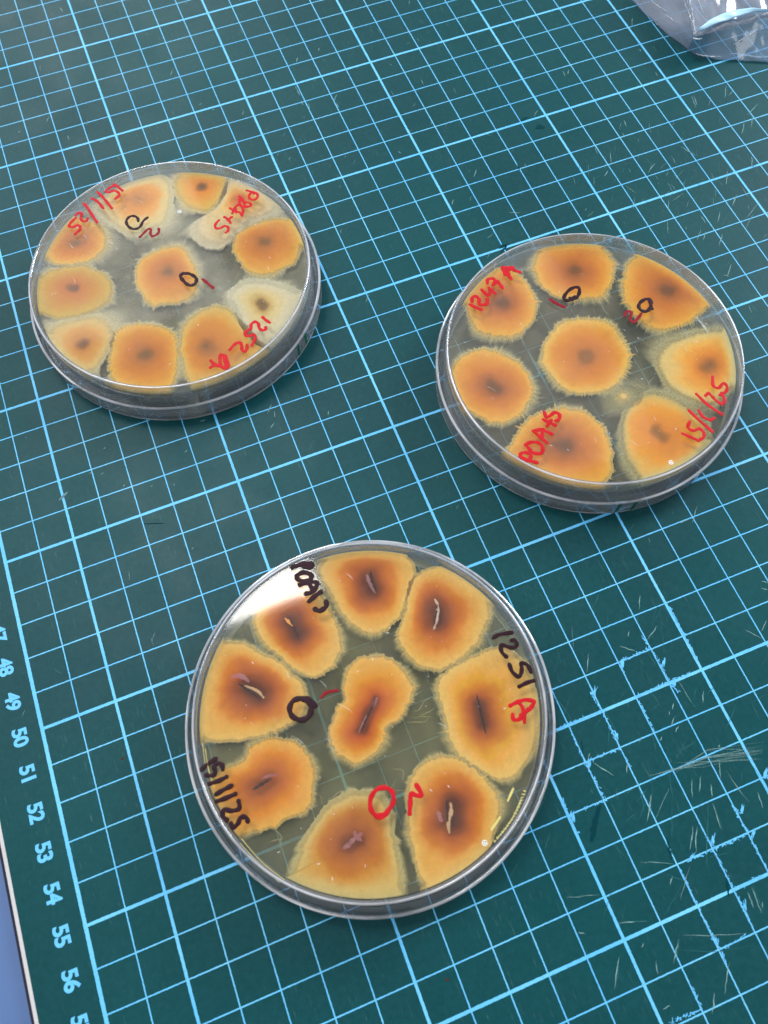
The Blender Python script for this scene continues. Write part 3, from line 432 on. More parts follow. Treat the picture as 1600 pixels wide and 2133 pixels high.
def scatter(n, cx, cy, sx, sy, ang, dang, l0, l1, pb):
    for _ in range(n):
        x, y = rnd.gauss(cx, sx), rnd.gauss(cy, sy); g = ang + rnd.gauss(0, dang); L = rnd.uniform(l0, l1)
        scratch((x - math.cos(g) * L / 2, y - math.sin(g) * L / 2), (x + math.cos(g) * L / 2, y + math.sin(g) * L / 2), rnd.uniform(.006, .015), rnd.random() < pb)
scatter(90, 26, 9.5, 2.2, 2.0, 1.15, .35, .15, .7, .35)
scatter(50, 23.5, 11.5, 1.6, 1.5, 1.1, .4, .12, .5, .35)
scatter(40, 15.5, 19.5, 2.5, 2.5, 1.2, .5, .1, .4, .3)
scatter(60, 16, 10, 5, 5, 1.3, .6, .1, .4, .25)
scatter(90, 15.5, -6.5, 2.6, 2.2, 1.15, .5, .2, 1.0, .12)
scatter(60, 12, 18, 6, 4, 1.2, .6, .1, .4, .25)
scatter(14, 3, 3, 2.5, 3, .9, .6, .1, .35, .3)
scatter(60, 22, 3.5, 4, 3, 1.2, .5, .12, .5, .25)
# a fan of hair-fine cuts right of the near dish
H = MARKS["hair"]
for k in range(15):
    j = [rnd.gauss(0, .10) for _ in range(4)]
    pts = [(H[i][0] + j[i] * .4 * i, H[i][1] + j[i] * .45 * i) for i in range(4)]
    s0 = rnd.choice([0, 0, 1, 1, 2]); seg = pts[s0:]
    if len(seg) >= 2:
        fine = []
        for i in range(len(seg) - 1):
            for q in range(4): fine.append((seg[i][0] + (seg[i + 1][0] - seg[i][0]) * q / 4, seg[i][1] + (seg[i + 1][1] - seg[i][1]) * q / 4))
        fine.append(seg[-1]); hairline(VT, FT, fine, rnd.uniform(.004, .009), .338 + rnd.uniform(0, .003))
o = mesh_obj("bright_scratch", VT, FT, M_TAN, mat_root); tag(o, "pale knife scratches on the green surface", kind="stuff")
o = mesh_obj("dull_scratch", VD, FD, M_DULL, mat_root); tag(o, "faint knife scratches on the green surface", kind="stuff")
V, F = [], []
G = MARKS["gouge"]
for k in range(4):
    jag_poly(V, F, (G[0][0] + G[1][0]) / 2 + rnd.gauss(0, .01), (G[0][1] + G[1][1]) / 2, math.atan2(G[0][1] - G[1][1], G[0][0] - G[1][0]), .9, .11, .3385 + k * .0004)
for x, y, a, L, w_ in ((21.19, 15.12, .1, .32, .10), (17.99, 10.06, .1, .3, .12), (21.542, 14.539, -.2, .35, .2), (18.02, 9.98, .6, .5, .07), (13.1, -5.6, 1.2, .3, .03), (14.0, -8.6, 1.3, .5, .06), (14.9, -9.9, 1.2, .4, .07), (4.3, 4.6, -.35, .6, .03), (20.0, 13.1, 1.4, .3, .04), (15.9, 6.5, 1.3, .35, .04)):
    jag_poly(V, F, x, y, a, L, w_, .3386)
o = mesh_obj("dark_cut", V, F, M_DARK, mat_root); tag(o, "dark green cut marks in the mat", kind="stuff")
V, F = [], []
for x, y in MARKS["speck"]:
    jag_poly(V, F, x, y, .6, .075, .07, .3392)
o = mesh_obj("brown_speck", V, F, M_BROWN, mat_root); tag(o, "tiny brown specks of dirt", kind="stuff")
# lifted sliver in the pale scratch colour, upper left of the near dish
V, F = [], []
A_, B_ = MARKS["blade"]
for k in range(7):
    s = k / 6; w_ = .045 * math.sin(math.pi * (.08 + .84 * s))
    x, y = A_[0] + (B_[0] - A_[0]) * s, A_[1] + (B_[1] - A_[1]) * s
    V += [(x - w_ * .5, y + w_ * .6, .335 + .01), (x, y, .335 + .045 * math.sin(math.pi * s) + .004), (x + w_ * .5, y - w_ * .6, .336)]
    if k:
        a = 3 * k; F += [(a - 3, a - 2, a + 1, a), (a - 2, a - 1, a + 2, a + 1)]
mesh_obj("lifted_sliver", V, F, M_TAN, mat_root)

# ------------------------------------------------------------------ petri dishes
def revolve(name, prof, mtl, parent, seg=192, closed=True, bead=()):
    n = len(prof); V = []; F = []
    for i in range(seg):
        a = 2 * math.pi * i / seg
        for r, z in prof: V.append((r * math.cos(a), r * math.sin(a), z))
    for i in range(seg):
        j = (i + 1) % seg
        for k in range(n if closed else n - 1):
            k2 = (k + 1) % n
            F.append((i * n + k, j * n + k, j * n + k2, i * n + k2))
    o = mesh_obj(name, V, F, mtl, parent, smooth=True)
    if bead:
        o.data.polygons.foreach_set('material_index', [1 if (i % n) in bead else 0 for i in range(len(F))])
    return o
def sharpen(o, deg=35):
    me = o.data
    bm = bmesh.new(); bm.from_mesh(me)
    bmesh.ops.recalc_face_normals(bm, faces=bm.faces)
    for e in bm.edges:
        if len(e.link_faces) == 2 and e.calc_face_angle(0) > math.radians(deg): e.smooth = False
    bm.to_mesh(me); bm.free()
def disc(name, r, z0, z1, mtl, parent, seg=160):
    V = [(r * math.cos(2 * math.pi * i / seg), r * math.sin(2 * math.pi * i / seg), z) for z in (z0, z1) for i in range(seg)]
    F = [tuple(range(seg))[::-1], tuple(range(seg, 2 * seg))] + [(i, (i + 1) % seg, seg + (i + 1) % seg, seg + i) for i in range(seg)]
    return mesh_obj(name, V, F, mtl, parent)

def catmull(p, per=6, closed=False):
    if len(p) < 3 and not closed:
        return [tuple(p[0][i] + (p[-1][i] - p[0][i]) * k / per for i in range(2)) for k in range(per + 1)]
    n = len(p); out = []
    rng = range(n) if closed else range(n - 1)
    for i in rng:
        g = (lambda j: p[j % n]) if closed else (lambda j: p[max(0, min(n - 1, j))])
        p0, p1, p2, p3 = g(i - 1), g(i), g(i + 1), g(i + 2)
        for k in range(per):
            t = k / per
            out.append(tuple(.5 * (2 * p1[c] + (p2[c] - p0[c]) * t + (2 * p0[c] - 5 * p1[c] + 4 * p2[c] - p3[c]) * t * t + (3 * p1[c] - p0[c] - 3 * p2[c] + p3[c]) * t ** 3) for c in (0, 1)))
    if not closed: out.append(tuple(p[-1]))
    return out

def stroke(V, F, pts, wd, z, h=.0035):
    wd *= 1.12
    p = catmull(pts, 7); n = len(p)
    p = [(x, y) for x, y in p]
    sec = [(-1, 0), (-.8, .75), (0, 1), (.8, .75), (1, 0), (0, -.05)]
    # round caps
    d0 = math.hypot(p[1][0] - p[0][0], p[1][1] - p[0][1]) or 1e-6
    d1 = math.hypot(p[-1][0] - p[-2][0], p[-1][1] - p[-2][1]) or 1e-6
    e0 = ((p[0][0] - p[1][0]) / d0, (p[0][1] - p[1][1]) / d0); e1 = ((p[-1][0] - p[-2][0]) / d1, (p[-1][1] - p[-2][1]) / d1)
    st = [((p[0][0] + e0[0] * wd * .45, p[0][1] + e0[1] * wd * .45), .35), ((p[0][0] + e0[0] * wd * .25, p[0][1] + e0[1] * wd * .25), .8)]
    st += [(q, 1.0) for q in p]
    st += [((p[-1][0] + e1[0] * wd * .25, p[-1][1] + e1[1] * wd * .25), .8), ((p[-1][0] + e1[0] * wd * .45, p[-1][1] + e1[1] * wd * .45), .35)]
    i0 = len(V); m_ = len(st); sd = rnd.random() * 10
    for k in range(m_):
        a = st[max(0, k - 1)][0]; b = st[min(m_ - 1, k + 1)][0]
        d = math.hypot(b[0] - a[0], b[1] - a[1]) or 1e-6; nx, ny = -(b[1] - a[1]) / d, (b[0] - a[0]) / d
        w_ = wd * .5 * st[k][1] * (1 + .13 * math.sin(k * .7 + sd))
        for s, hz in sec:
            V.append((st[k][0][0] + nx * s * w_, st[k][0][1] + ny * s * w_, z + h * hz * st[k][1]))
    for k in range(m_ - 1):
        for s in range(6):
            a = i0 + 6 * k; s2 = (s + 1) % 6
            F.append((a + s, a + s2, a + 6 + s2, a + 6 + s))
    F.append(tuple(i0 + s for s in range(6))[::-1]); F.append(tuple(i0 + 6 * (m_ - 1) + s for s in range(6)))

# pigment from the inoculation point (0) to the growing edge (1): (t, colour, opacity)
RAMPS = {
 "orange": [(0, (128, 94, 56), 1), (.10, (150, 102, 54), 1), (.24, (198, 126, 54), 1), (.46, (220, 140, 52), 1), (.70, (230, 160, 66), 1), (.86, (234, 182, 92), 1), (.95, (232, 200, 130), 1), (1, (228, 208, 154), .85)],
 "orange2": [(0, (112, 72, 40), 1), (.10, (130, 80, 40), 1), (.26, (184, 108, 38), 1), (.48, (214, 132, 42), 1), (.72, (228, 156, 60), 1), (.88, (232, 178, 88), 1), (.96, (230, 194, 122), 1), (1, (226, 200, 140), .85)],
 "orange_grey": [(0, (150, 106, 84), 1), (.12, (160, 104, 66), 1), (.25, (206, 130, 66), 1), (.45, (222, 142, 54), 1), (.72, (230, 160, 64), 1), (.86, (234, 186, 104), 1), (.95, (230, 202, 144), 1), (1, (222, 204, 156), .8)],
 "orange_pale": [(0, (134, 92, 62), 1), (.12, (176, 112, 56), 1), (.32, (218, 142, 54), 1), (.58, (228, 158, 66), 1), (.76, (232, 182, 104), 1), (.90, (228, 200, 144), .95), (1, (222, 206, 162), .7)],
 "olive": [(0, (104, 70, 38), 1), (.09, (136, 84, 38), 1), (.20, (208, 128, 40), 1), (.40, (214, 146, 52), 1), (.66, (212, 164, 72), 1), (.86, (208, 178, 98), 1), (1, (210, 190, 126), .8)],
 "yellow": [(0, (100, 74, 48), 1), (.12, (134, 86, 46), 1), (.28, (224, 142, 48), 1), (.55, (226, 166, 72), 1), (.80, (222, 182, 96), 1), (.93, (222, 196, 130), .85), (1, (222, 204, 156), .05)],
 "pale": [(0, (150, 116, 76), 1), (.10, (190, 128, 66), 1), (.38, (220, 150, 66), 1), (.56, (228, 170, 88), 1), (.70, (230, 200, 136), 1), (.90, (226, 210, 164), .92), (1, (222, 212, 180), .05)],
 "cream_red": [(0, (170, 92, 60), 1), (.12, (206, 124, 66), 1), (.32, (226, 172, 106), 1), (.55, (228, 202, 152), 1), (.85, (224, 206, 172), .95), (1, (220, 208, 184), .05)],
 "white": [(0, (112, 88, 60), 1), (.10, (128, 100, 66), 1), (.20, (196, 172, 116), 1), (.40, (218, 206, 170), 1), (.75, (222, 214, 190), .95), (.9, (218, 212, 190), .75), (1, (214, 210, 192), 0)],
 "buff": [(0, (106, 72, 48), 1), (.12, (136, 90, 56), 1), (.28, (200, 138, 72), 1), (.55, (214, 162, 94), 1), (.74, (220, 186, 126), 1), (.90, (218, 198, 152), .9), (1, (214, 200, 166), .05)],
 "halo2": [(0, (126, 88, 54), 1), (.10, (158, 100, 46), 1), (.28, (212, 132, 46), 1), (.50, (230, 162, 70), 1), (.66, (232, 188, 108), 1), (.82, (226, 202, 146), .95), (.93, (214, 202, 160), .6), (1, (206, 200, 168), 0)],
 "halo2b": [(0, (134, 96, 54), 1), (.10, (164, 106, 48), 1), (.25, (220, 142, 52), 1), (.62, (228, 160, 64), 1), (.78, (226, 184, 106), 1), (.88, (212, 198, 152), .7), (1, (196, 194, 162), 0)],
 "faint": [(0, (226, 196, 130), 1), (.12, (220, 194, 134), .9), (.22, (200, 190, 150), .55), (.7, (190, 188, 156), .35), (1, (186, 186, 160), 0)],
 "dark3": [(0, (78, 34, 12), 1), (.12, (96, 42, 12), 1), (.26, (134, 64, 12), 1), (.42, (178, 90, 12), 1), (.58, (202, 116, 22), 1), (.74, (220, 162, 72), 1), (.95, (222, 184, 106), 1), (1, (210, 182, 118), .8)],
 "amber3": [(0, (110, 48, 22), 1), (.16, (152, 76, 22), 1), (.40, (192, 102, 26), 1), (.62, (212, 130, 40), 1), (.78, (222, 156, 64), 1), (.95, (222, 172, 84), 1), (.985, (214, 174, 100), .6), (1, (204, 174, 112), .05)],
 "pale3": [(0, (92, 44, 18), 1), (.12, (126, 64, 14), 1), (.30, (168, 90, 10), 1), (.54, (190, 112, 18), 1), (.68, (202, 144, 58), 1), (.84, (204, 176, 108), 1), (.96, (196, 176, 118), .9), (1, (184, 172, 124), .5)],
 "light3": [(0, (78, 34, 12), 1), (.10, (110, 50, 12), 1), (.24, (172, 86, 12), 1), (.42, (206, 124, 28), 1), (.58, (220, 160, 68), 1), (.92, (224, 186, 108), 1), (1, (210, 184, 124), .8)],
 "centre3": [(0, (94, 42, 8), 1), (.08, (118, 52, 8), 1), (.24, (190, 86, 6), 1), (.48, (210, 118, 14), 1), (.68, (220, 150, 46), 1), (.92, (224, 176, 92), 1), (1, (214, 178, 106), .8)],
}
GAIN = 1.0
HALO = {1: (216, 208, 178), 2: (212, 202, 156), 3: (208, 192, 132)}
def vivid(c, k=1.0):
    if k < 1: q = vivid(c); return tuple(c[i] + (q[i] - c[i]) * k for i in range(3))
    # pigment as it is without the pale agar in front
    return (min(1, c[0] * 1.10 + .01), c[1] * .97, max(.004, c[2] * .74 - .012))
def ramp_at(rp, t, pale=1.0):
    for (a, ca, aa), (b, cb, ab) in zip(rp, rp[1:]):
        if t <= b:
            s = (t - a) / (b - a); s = s * s * (3 - 2 * s) * .4 + s * .6
            la, lb = vivid(lin(*ca), pale if a > .66 else 1), vivid(lin(*cb), pale if b > .66 else 1)
            return tuple((la[i] + (lb[i] - la[i]) * s) * GAIN for i in range(3)) + (aa + (ab - aa) * s,)
    return tuple(vivid(lin(*rp[-1][1]))) + (rp[-1][2],)
def seg_closest(p, a, b):
    d = (b[0] - a[0], b[1] - a[1]); L = d[0] ** 2 + d[1] ** 2
    s = max(0, min(1, ((p[0] - a[0]) * d[0] + (p[1] - a[1]) * d[1]) / L)) if L > 1e-9 else 0
    return (a[0] + d[0] * s, a[1] + d[1] * s)

RINGS = [0, .04, .08, .12, .17, .22, .28, .34, .40, .46, .52, .58, .64, .70, .76, .80, .84, .87, .90, .92, .94, .955, .97, .985, 1.0, 1.25, 1.5, 1.75, 2.0]
def colony(spec, dish, parent, seed):
    r_ = random.Random(seed)
    out = catmull(spec["out"], 22, closed=True)
    # even spacing
    N = 300
    L = [0]
    for i in range(len(out)): L.append(L[-1] + math.dist(out[i], out[(i + 1) % len(out)]))
    ev = []; j = 0
    for k in range(N):
        s = L[-1] * k / N
        while L[j + 1] < s: j += 1
        a, b = out[j], out[(j + 1) % len(out)]; f = (s - L[j]) / max(1e-9, L[j + 1] - L[j])
        ev.append((a[0] + (b[0] - a[0]) * f, a[1] + (b[1] - a[1]) * f))
    core = spec["core"]; ca, cb = core[0], core[-1]
    soft = spec["ramp"] in ("pale", "cream_red", "white", "halo2", "halo2b", "faint", "pale3", "buff", "yellow")
    fade = {1: .10, 2: .09, 3: .085}[dish] * (1.9 if soft else 1)
    halo = {1: .26, 2: .15, 3: .13}[dish] * (1.7 if soft else 1); hal = {1: .62, 2: .55, 3: .58}[dish] * (1.2 if soft else 1)
    if spec['ramp'] == 'faint': hal *= .35
    if spec['ramp'].startswith('halo2'): hal *= .6
    spk = {1: .075, 2: .085, 3: .035}[dish] * (.45 if soft else 1)
    sh = .8 if spec['ramp'] == 'centre3' else .5
    mc = ((ca[0] + cb[0]) / 2, (ca[1] + cb[1]) / 2)
    ka = (mc[0] + (ca[0] - mc[0]) * sh, mc[1] + (ca[1] - mc[1]) * sh); kb = (mc[0] + (cb[0] - mc[0]) * sh, mc[1] + (cb[1] - mc[1]) * sh)
    edge = []
    for k, p in enumerate(ev):
        c = seg_closest(p, ca, cb); dx, dy = p[0] - c[0], p[1] - c[1]; d = math.hypot(dx, dy)
        q = Vector((p[0] * 2.2 + seed, p[1] * 2.2, 0)); q2 = Vector((p[0] * 9 + seed, p[1] * 9, 3))
        free = max(0.0, min(1.0, (4.2 - math.hypot(*p)) / .25))
        d2 = d + free * (noise.noise(q) * .05 + noise.noise(q2) * .045 + spk * (r_.random() ** 3 - .3) + (spk * 2.2 * r_.random() if r_.random() < .03 and not soft else 0))
        x, y = c[0] + dx / d * d2, c[1] + dy / d * d2
        rr = math.hypot(x, y)
        if rr > 4.285: x, y = x * 4.285 / rr, y * 4.285 / rr
        edge.append((x, y, c))
    Rm = sum(math.dist(q[:2], q[2]) for q in edge) / len(edge)
    thick = [max(0.0, min(1.0, (math.hypot(q[0], q[1]) - 4.15) / .1)) for q in edge]
    rp = RAMPS[spec["ramp"]]
    V, C = [], []
    zt = 1.13; nR = len(RINGS)
    for side in (0, 1):
        for t in RINGS:
            for k, (x, y, c) in enumerate(edge):
                px, py = c[0] + (x - c[0]) * min(t, 1), c[1] + (y - c[1]) * min(t, 1)
                if t > 1:      # thin pale growth creeping past the pigmented edge
                    dl = math.hypot(x - c[0], y - c[1]) or 1
                    hw = halo * max(.08, .8 + 2.2 * noise.noise(Vector((x * 1.1, y * 1.1, seed + 2))) + .5 * noise.noise(Vector((x * 5, y * 5, seed)))) * (t - 1)
                    px += (x - c[0]) / dl * hw; py += (y - c[1]) / dl * hw
                    rr = math.hypot(px, py)
                    if rr > 4.287: px, py = px * 4.287 / rr, py * 4.287 / rr
                z = (zt - (.012 + .02 * (t - 1) if t > 1 else 0)) if side == 0 else zt - .052 if t > 1 else zt - .02 - (.17 * thick[k]) - .17 * (1 - min(1, t) ** 5) * (1 - .6 * thick[k]) * (1 + .5 * noise.noise(Vector((px * 3, py * 3, seed))))
                V.append((px, py, z))
                # organic irregularity of the pigment bands
                w_ = noise.noise(Vector((px * 1.6, py * 1.6, seed * 1.7))) * .075 + noise.noise(Vector((px * 5, py * 5, seed))) * .025
                wx = px + .07 * noise.noise(Vector((px * 2.5, py * 2.5, seed + 4))); wy = py + .07 * noise.noise(Vector((px * 2.5, py * 2.5, seed + 14)))
                c_ = seg_closest((wx, wy), ka, kb); da = min(1.0, math.hypot(wx - c_[0], wy - c_[1]) / Rm)
                sw = max(0, min(1, (t - .25) / .65)); sw = sw * sw * (3 - 2 * sw)
                t0_ = da * (1 - sw) + t * sw
                tt = max(0, min(1, t0_ + w_ * math.sin(math.pi * min(1, t)) * 1.2 + noise.noise(Vector((px * 2.3, py * 2.3, seed + 9))) * .04 * (1 - min(1, t))))
                q_ = ramp_at(rp, tt, .2 if spec['ramp'] in ('white', 'cream_red', 'pale') else .4 if dish == 3 or soft else .85); e_ = max(0, min(1, (1 - t) / fade)); e_ = e_ * e_ * (3 - 2 * e_)
                e_ = max(e_, thick[k]); al = q_[3] + (1 - q_[3]) * thick[k] * .9
                ko = max(0, min(1, (tt - .5) / .35)); gs = ((.77 + .07 * ko, .71 + .10 * ko, .26 + .26 * ko) if not soft else (.90, .87, .70)) if dish < 3 else ((.92, 1.0, .45) if tt < .62 else (1, 1, 1))
                if spec['ramp'] in ('white', 'cream_red', 'pale'): gs = (.92, .90, .84)
                q_ = tuple(q_[i] * gs[i] for i in range(3)) + (q_[3],)
                am = al * e_
                ah = hal * (1 - max(0, t - 1)) ** 2.0
                hk = min(1, .35 + max(0, t - 1) * 1.3); hc = tuple(q_[i] * (1 - hk) + lin(*HALO[dish])[i] * hk for i in range(3))
                if am < ah:
                    q_ = tuple(q_[i] * am / ah + hc[i] * (1 - am / ah) for i in range(3)); am = ah
                C.append(q_[:3] + (am,))
    F = []
    for side in (0, 1):
        b0 = side * nR * N
        for i in range(nR - 1):
            for k in range(N):
                k2 = (k + 1) % N
                q = (b0 + i * N + k, b0 + (i + 1) * N + k, b0 + (i + 1) * N + k2, b0 + i * N + k2)
                F.append(q if side == 0 else q[::-1])
    for k in range(N):
        k2 = (k + 1) % N; a = (nR - 1) * N; b = nR * N + (nR - 1) * N
        F.append((a + k, b + k, b + k2, a + k2))
    o = mesh_obj("fungal_colony", V, F, M_COL, parent, smooth=True)
    at = o.data.color_attributes.new("pigment", "FLOAT_COLOR", "POINT")
    at.data.foreach_set("color", [c for q in C for c in q])
    if spec["label"]: o["label"] = spec["label"]
    if not soft or spec["ramp"] in ("yellow", "buff"):
        for k in range(0, N, 1):
            x, y, c = edge[k]
            if thick[k] > 0 or r_.random() > {1: .16, 2: .26, 3: .05}[dish]: continue
            dx, dy = x - c[0], y - c[1]; d = math.hypot(dx, dy); ang = math.atan2(dy, dx) + r_.gauss(0, .45)
            L_ = r_.uniform(.02, .07) + (r_.uniform(.04, .10) if r_.random() < .06 else 0)
            sx, sy = x - dx / d * .09, y - dy / d * .09
            p_ = [(sx + math.cos(ang + r_.gauss(0, .2) * q) * (L_ + .05) * q / 3, sy + math.sin(ang) * (L_ + .05) * q / 3) for q in range(4)]
            hairline(HAIR[dish][0], HAIR[dish][1], p_, r_.uniform(.008, .022), 1.1315 + r_.random() * .002)
    return o
HAIR = {1: ([], []), 2: ([], []), 3: ([], [])}

def circle_ring(V, F, cx, cy, r, w_, z, a0=0, a1=6.283, n=20, h=.01):
    pts = [(cx + r * math.cos(a0 + (a1 - a0) * k / n), cy + r * math.sin(a0 + (a1 - a0) * k / n)) for k in range(n + 1)]
    stroke(V, F, pts[::2], w_, z, h)

def petri(idx, cx, cy, label, lid_r=4.66, turn=0.0):
    root = empty("petri_dish", cx, cy, 0)
    tag(root, label, "petri dish", "petri dishes upside down on the cutting mat")
    # base: turned over, so its flat bottom is uppermost
    base = revolve("dish_wall", [(4.412, 1.44), (4.410, 1.47), (4.400, 1.495), (4.382, 1.512), (4.362, 1.515), (4.345, 1.508), (4.333, 1.494), (4.325, 1.486), (4.305, 1.484), (4.30, 1.385), (4.31, 1.30), (4.38, .17), (4.37, .14), (4.42, .125), (4.47, .14), (4.48, .17)], [M_GLASS, M_BEAD], root, bead=(2, 3, 4, 12, 13, 14))
    sharpen(base)
    top = disc("dish_base_panel", 4.299, 1.386, 1.484, M_DISC, root)
    lid = revolve("lid_wall", [(lid_r - .03, .008), (lid_r - .008, .02), (lid_r, .05), (lid_r - .004, .12), (lid_r - .012, .66), (lid_r + .006, .68), (lid_r + .010, .715), (lid_r - .006, .742), (lid_r - .035, .752), (lid_r - .065, .742), (lid_r - .08, .715), (lid_r - .10, .68), (lid_r - .105, .13), (lid_r - .14, .112), (lid_r - .22, .112), (lid_r - .22, .012)], [M_GLASS, M_BEAD], root, bead=(0, 1, 2, 6, 7, 8))
    sharpen(lid)
    disc("lid_panel", lid_r - .222, .014, .11, M_FLOOR, root)
    agar = disc("agar", 4.29, .985, 1.375, list(M_AGAR[idx]), root)
    for p_ in agar.data.polygons: p_.material_index = 0 if p_.index == 0 else 1
    for k, sp in enumerate(COLONIES[idx]):
        colony(sp, idx, root, idx * 31.7 + k * 5.3)
    HV, HF = HAIR[idx]
    for _ in range({1: 70, 2: 45, 3: 60}[idx]):     # loose strands creeping over the bare agar
        a = rnd.uniform(0, 6.28); rr = 3.9 * rnd.random() ** .5; x, y = rr * math.cos(a), rr * math.sin(a)
        g_ = rnd.uniform(0, 6.28); p_ = [(x, y)]
        for q in range(rnd.randint(4, 10)):
            g_ += rnd.gauss(0, .35); x += .07 * math.cos(g_); y += .07 * math.sin(g_); p_.append((x, y))
        if max(math.hypot(*q) for q in p_) < 4.2: hairline(HV, HF, p_, rnd.uniform(.006, .016), 1.12 + rnd.random() * .003)
    hm = mesh_obj("mycelium_strand", HV, HF, M_WISP, root); tag(hm, "pale loose mycelium on the agar", kind="stuff")
    V, F = [], []
    for _ in range(46):
        a = rnd.uniform(0, 6.28); rr = 4.1 * rnd.random() ** .5
        L_ = rnd.choice([.012, .015, .02, .05])
        jag_poly(V, F, rr * math.cos(a), rr * math.sin(a), rnd.uniform(0, 3.1), L_ * 1.6, .011, 1.4862)
    for _ in range(9):
        a = rnd.uniform(0, 6.28); rr = 3.6 * rnd.random() ** .5; x, y = rr * math.cos(a), rr * math.sin(a); g_ = rnd.uniform(1.2, 2.2)
        hairline(V, F, [(x + .05 * q * math.cos(g_ + .04 * q), y + .05 * q * math.sin(g_ + .04 * q)) for q in range(rnd.randint(4, 9))], .005, 1.4863)
    dm = mesh_obj("dust", V, F, M_WHITE, root); tag(dm, "white dust specks on the plastic", kind="stuff")
    for k, wr in enumerate(WRITING[idx]):
        V, F = [], []
        for q, s in enumerate(wr["st"]): stroke(V, F, s, wr["w"], 1.4865 + q * .0004 + k * .0001)
        ink = {"red": "red", "darkred": "dark red", "black": "black"}[wr["ink"]]
        # split per word is natural: one mesh is one inscription
        o = mesh_obj("handwriting", V, F, M_PEN[wr["ink"]], root, smooth=True)
        o["label"] = f"{ink} marker writing {wr['text']}"
    # moulding nub
    nx, ny = NUBS[idx][0]
    V, F = [], []
    circle_ring(V, F, nx, ny, .055, .022, 1.486, .3, 6.0); stroke(V, F, [(nx - .01, ny), (nx + .015, ny - .01)], .03, 1.486)
    mesh_obj("moulding_nub", V, F, M_WHITE, root, smooth=True)
    return root
D1 = petri(1, 7.26, 12.10, "clear petri dish marked 1252 A with eleven orange and cream colonies")
D2 = petri(2, 18.19, 4.43, "clear petri dish marked 1247 A holding bright orange colonies")
D3 = petri(3, 8.22, -2.90, "clear petri dish marked 1251 A with dark-centred amber colonies, one two-lobed", 4.74)

# green ink ticks on the rims, torn agar slits and painted yellow glints on moulded marks
def rim_tick(root, r, ang, w_, z0_, z1_):
    V, F = [], []
    n = 5
    for k in range(n + 1):
        a = ang + (k / n - .5) * w_ / r
        V += [(r * math.cos(a), r * math.sin(a), z0_), (r * math.cos(a), r * math.sin(a), z1_), ((r + .006) * math.cos(a), (r + .006) * math.sin(a), z1_), ((r + .006) * math.cos(a), (r + .006) * math.sin(a), z0_)]
        if k:
            b = 4 * k
            for s in range(4): F.append((b - 4 + s, b - 4 + (s + 1) % 4, b + (s + 1) % 4, b + s))
    F += [(0, 1, 2, 3), (4 * n + 3, 4 * n + 2, 4 * n + 1, 4 * n)]
    mesh_obj("ink_tick", V, F, M_GREEN, root)
for root, lr, angs in ((D1, 4.66, (-.80, -.90)), (D2, 4.66, (-1.84, -1.74)), (D3, 4.74, (-.36, -.43, 3.93, 3.84))):
    for a in angs: rim_tick(root, lr + .002, a, .10, .12, .66)

def sliver(root, p, w_, c, seed):
    r_ = random.Random(seed); pts = catmull(p, 6); V, F = [], []
    n = len(pts)
    for k, (x, y) in enumerate(pts):
        a = pts[max(0, k - 1)]; b = pts[min(n - 1, k + 1)]
        d = math.hypot(b[0] - a[0], b[1] - a[1]) or 1e-6; nx, ny = -(b[1] - a[1]) / d, (b[0] - a[0]) / d
        s = k / (n - 1); ww = w_ * .5 * (.18 + math.sin(math.pi * (.1 + .8 * s)) * r_.uniform(.5, 1.15))
        for q in (-1, -.4, .3, 1):
            V.append((x + nx * q * ww + r_.gauss(0, .006), y + ny * q * ww + r_.gauss(0, .006), 1.3755 + r_.uniform(-.004, .006) * (1 - abs(q)) + (0 if abs(q) == 1 else .005)))
        for q in (.5, -.5):
            V.append((x + nx * q * ww, y + ny * q * ww, 1.345))
        if k:
            b_ = 6 * k
            for s_ in range(6): F.append((b_ - 6 + s_, b_ - 6 + (s_ + 1) % 6, b_ + (s_ + 1) % 6, b_ + s_))
    F += [tuple(range(6))[::-1], tuple(6 * (n - 1) + s_ for s_ in range(6))]
    mesh_obj("agar_slit" if c == "slit" else "torn_plug", V, F, M_PLUG[c], root)
for k, s in enumerate(SLIVERS): sliver(D3, s["p"], s["w"], s["c"], k)

for st, w_ in GLINT_STROKES:
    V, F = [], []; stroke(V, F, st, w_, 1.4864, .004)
    mesh_obj("painted_glint_mark", V, F, M_YELLOW_GLINT, D3)  # yellow reflection glints painted as strokes
V, F = [], []
for q in range(17):
    s = q / 16; x = TICKROW[0][0] + (TICKROW[1][0] - TICKROW[0][0]) * s; y = TICKROW[0][1] + (TICKROW[1][1] - TICKROW[0][1]) * s
    bul = .10 * math.sin(math.pi * s); x += bul * .8; y -= bul * .5
    jag_poly(V, F, x, y, rnd.uniform(0, 3.1), rnd.uniform(.05, .10), .022, 1.4864)
    jag_poly(V, F, x + .03, y, rnd.uniform(0, 3.1), .05, .018, 1.4864)
tag(mesh_obj("moulded_glint_row", V, F, M_YELLOW_GLINT, D3), "row of tiny moulded marks by the rim, their glints painted yellow", kind="stuff")

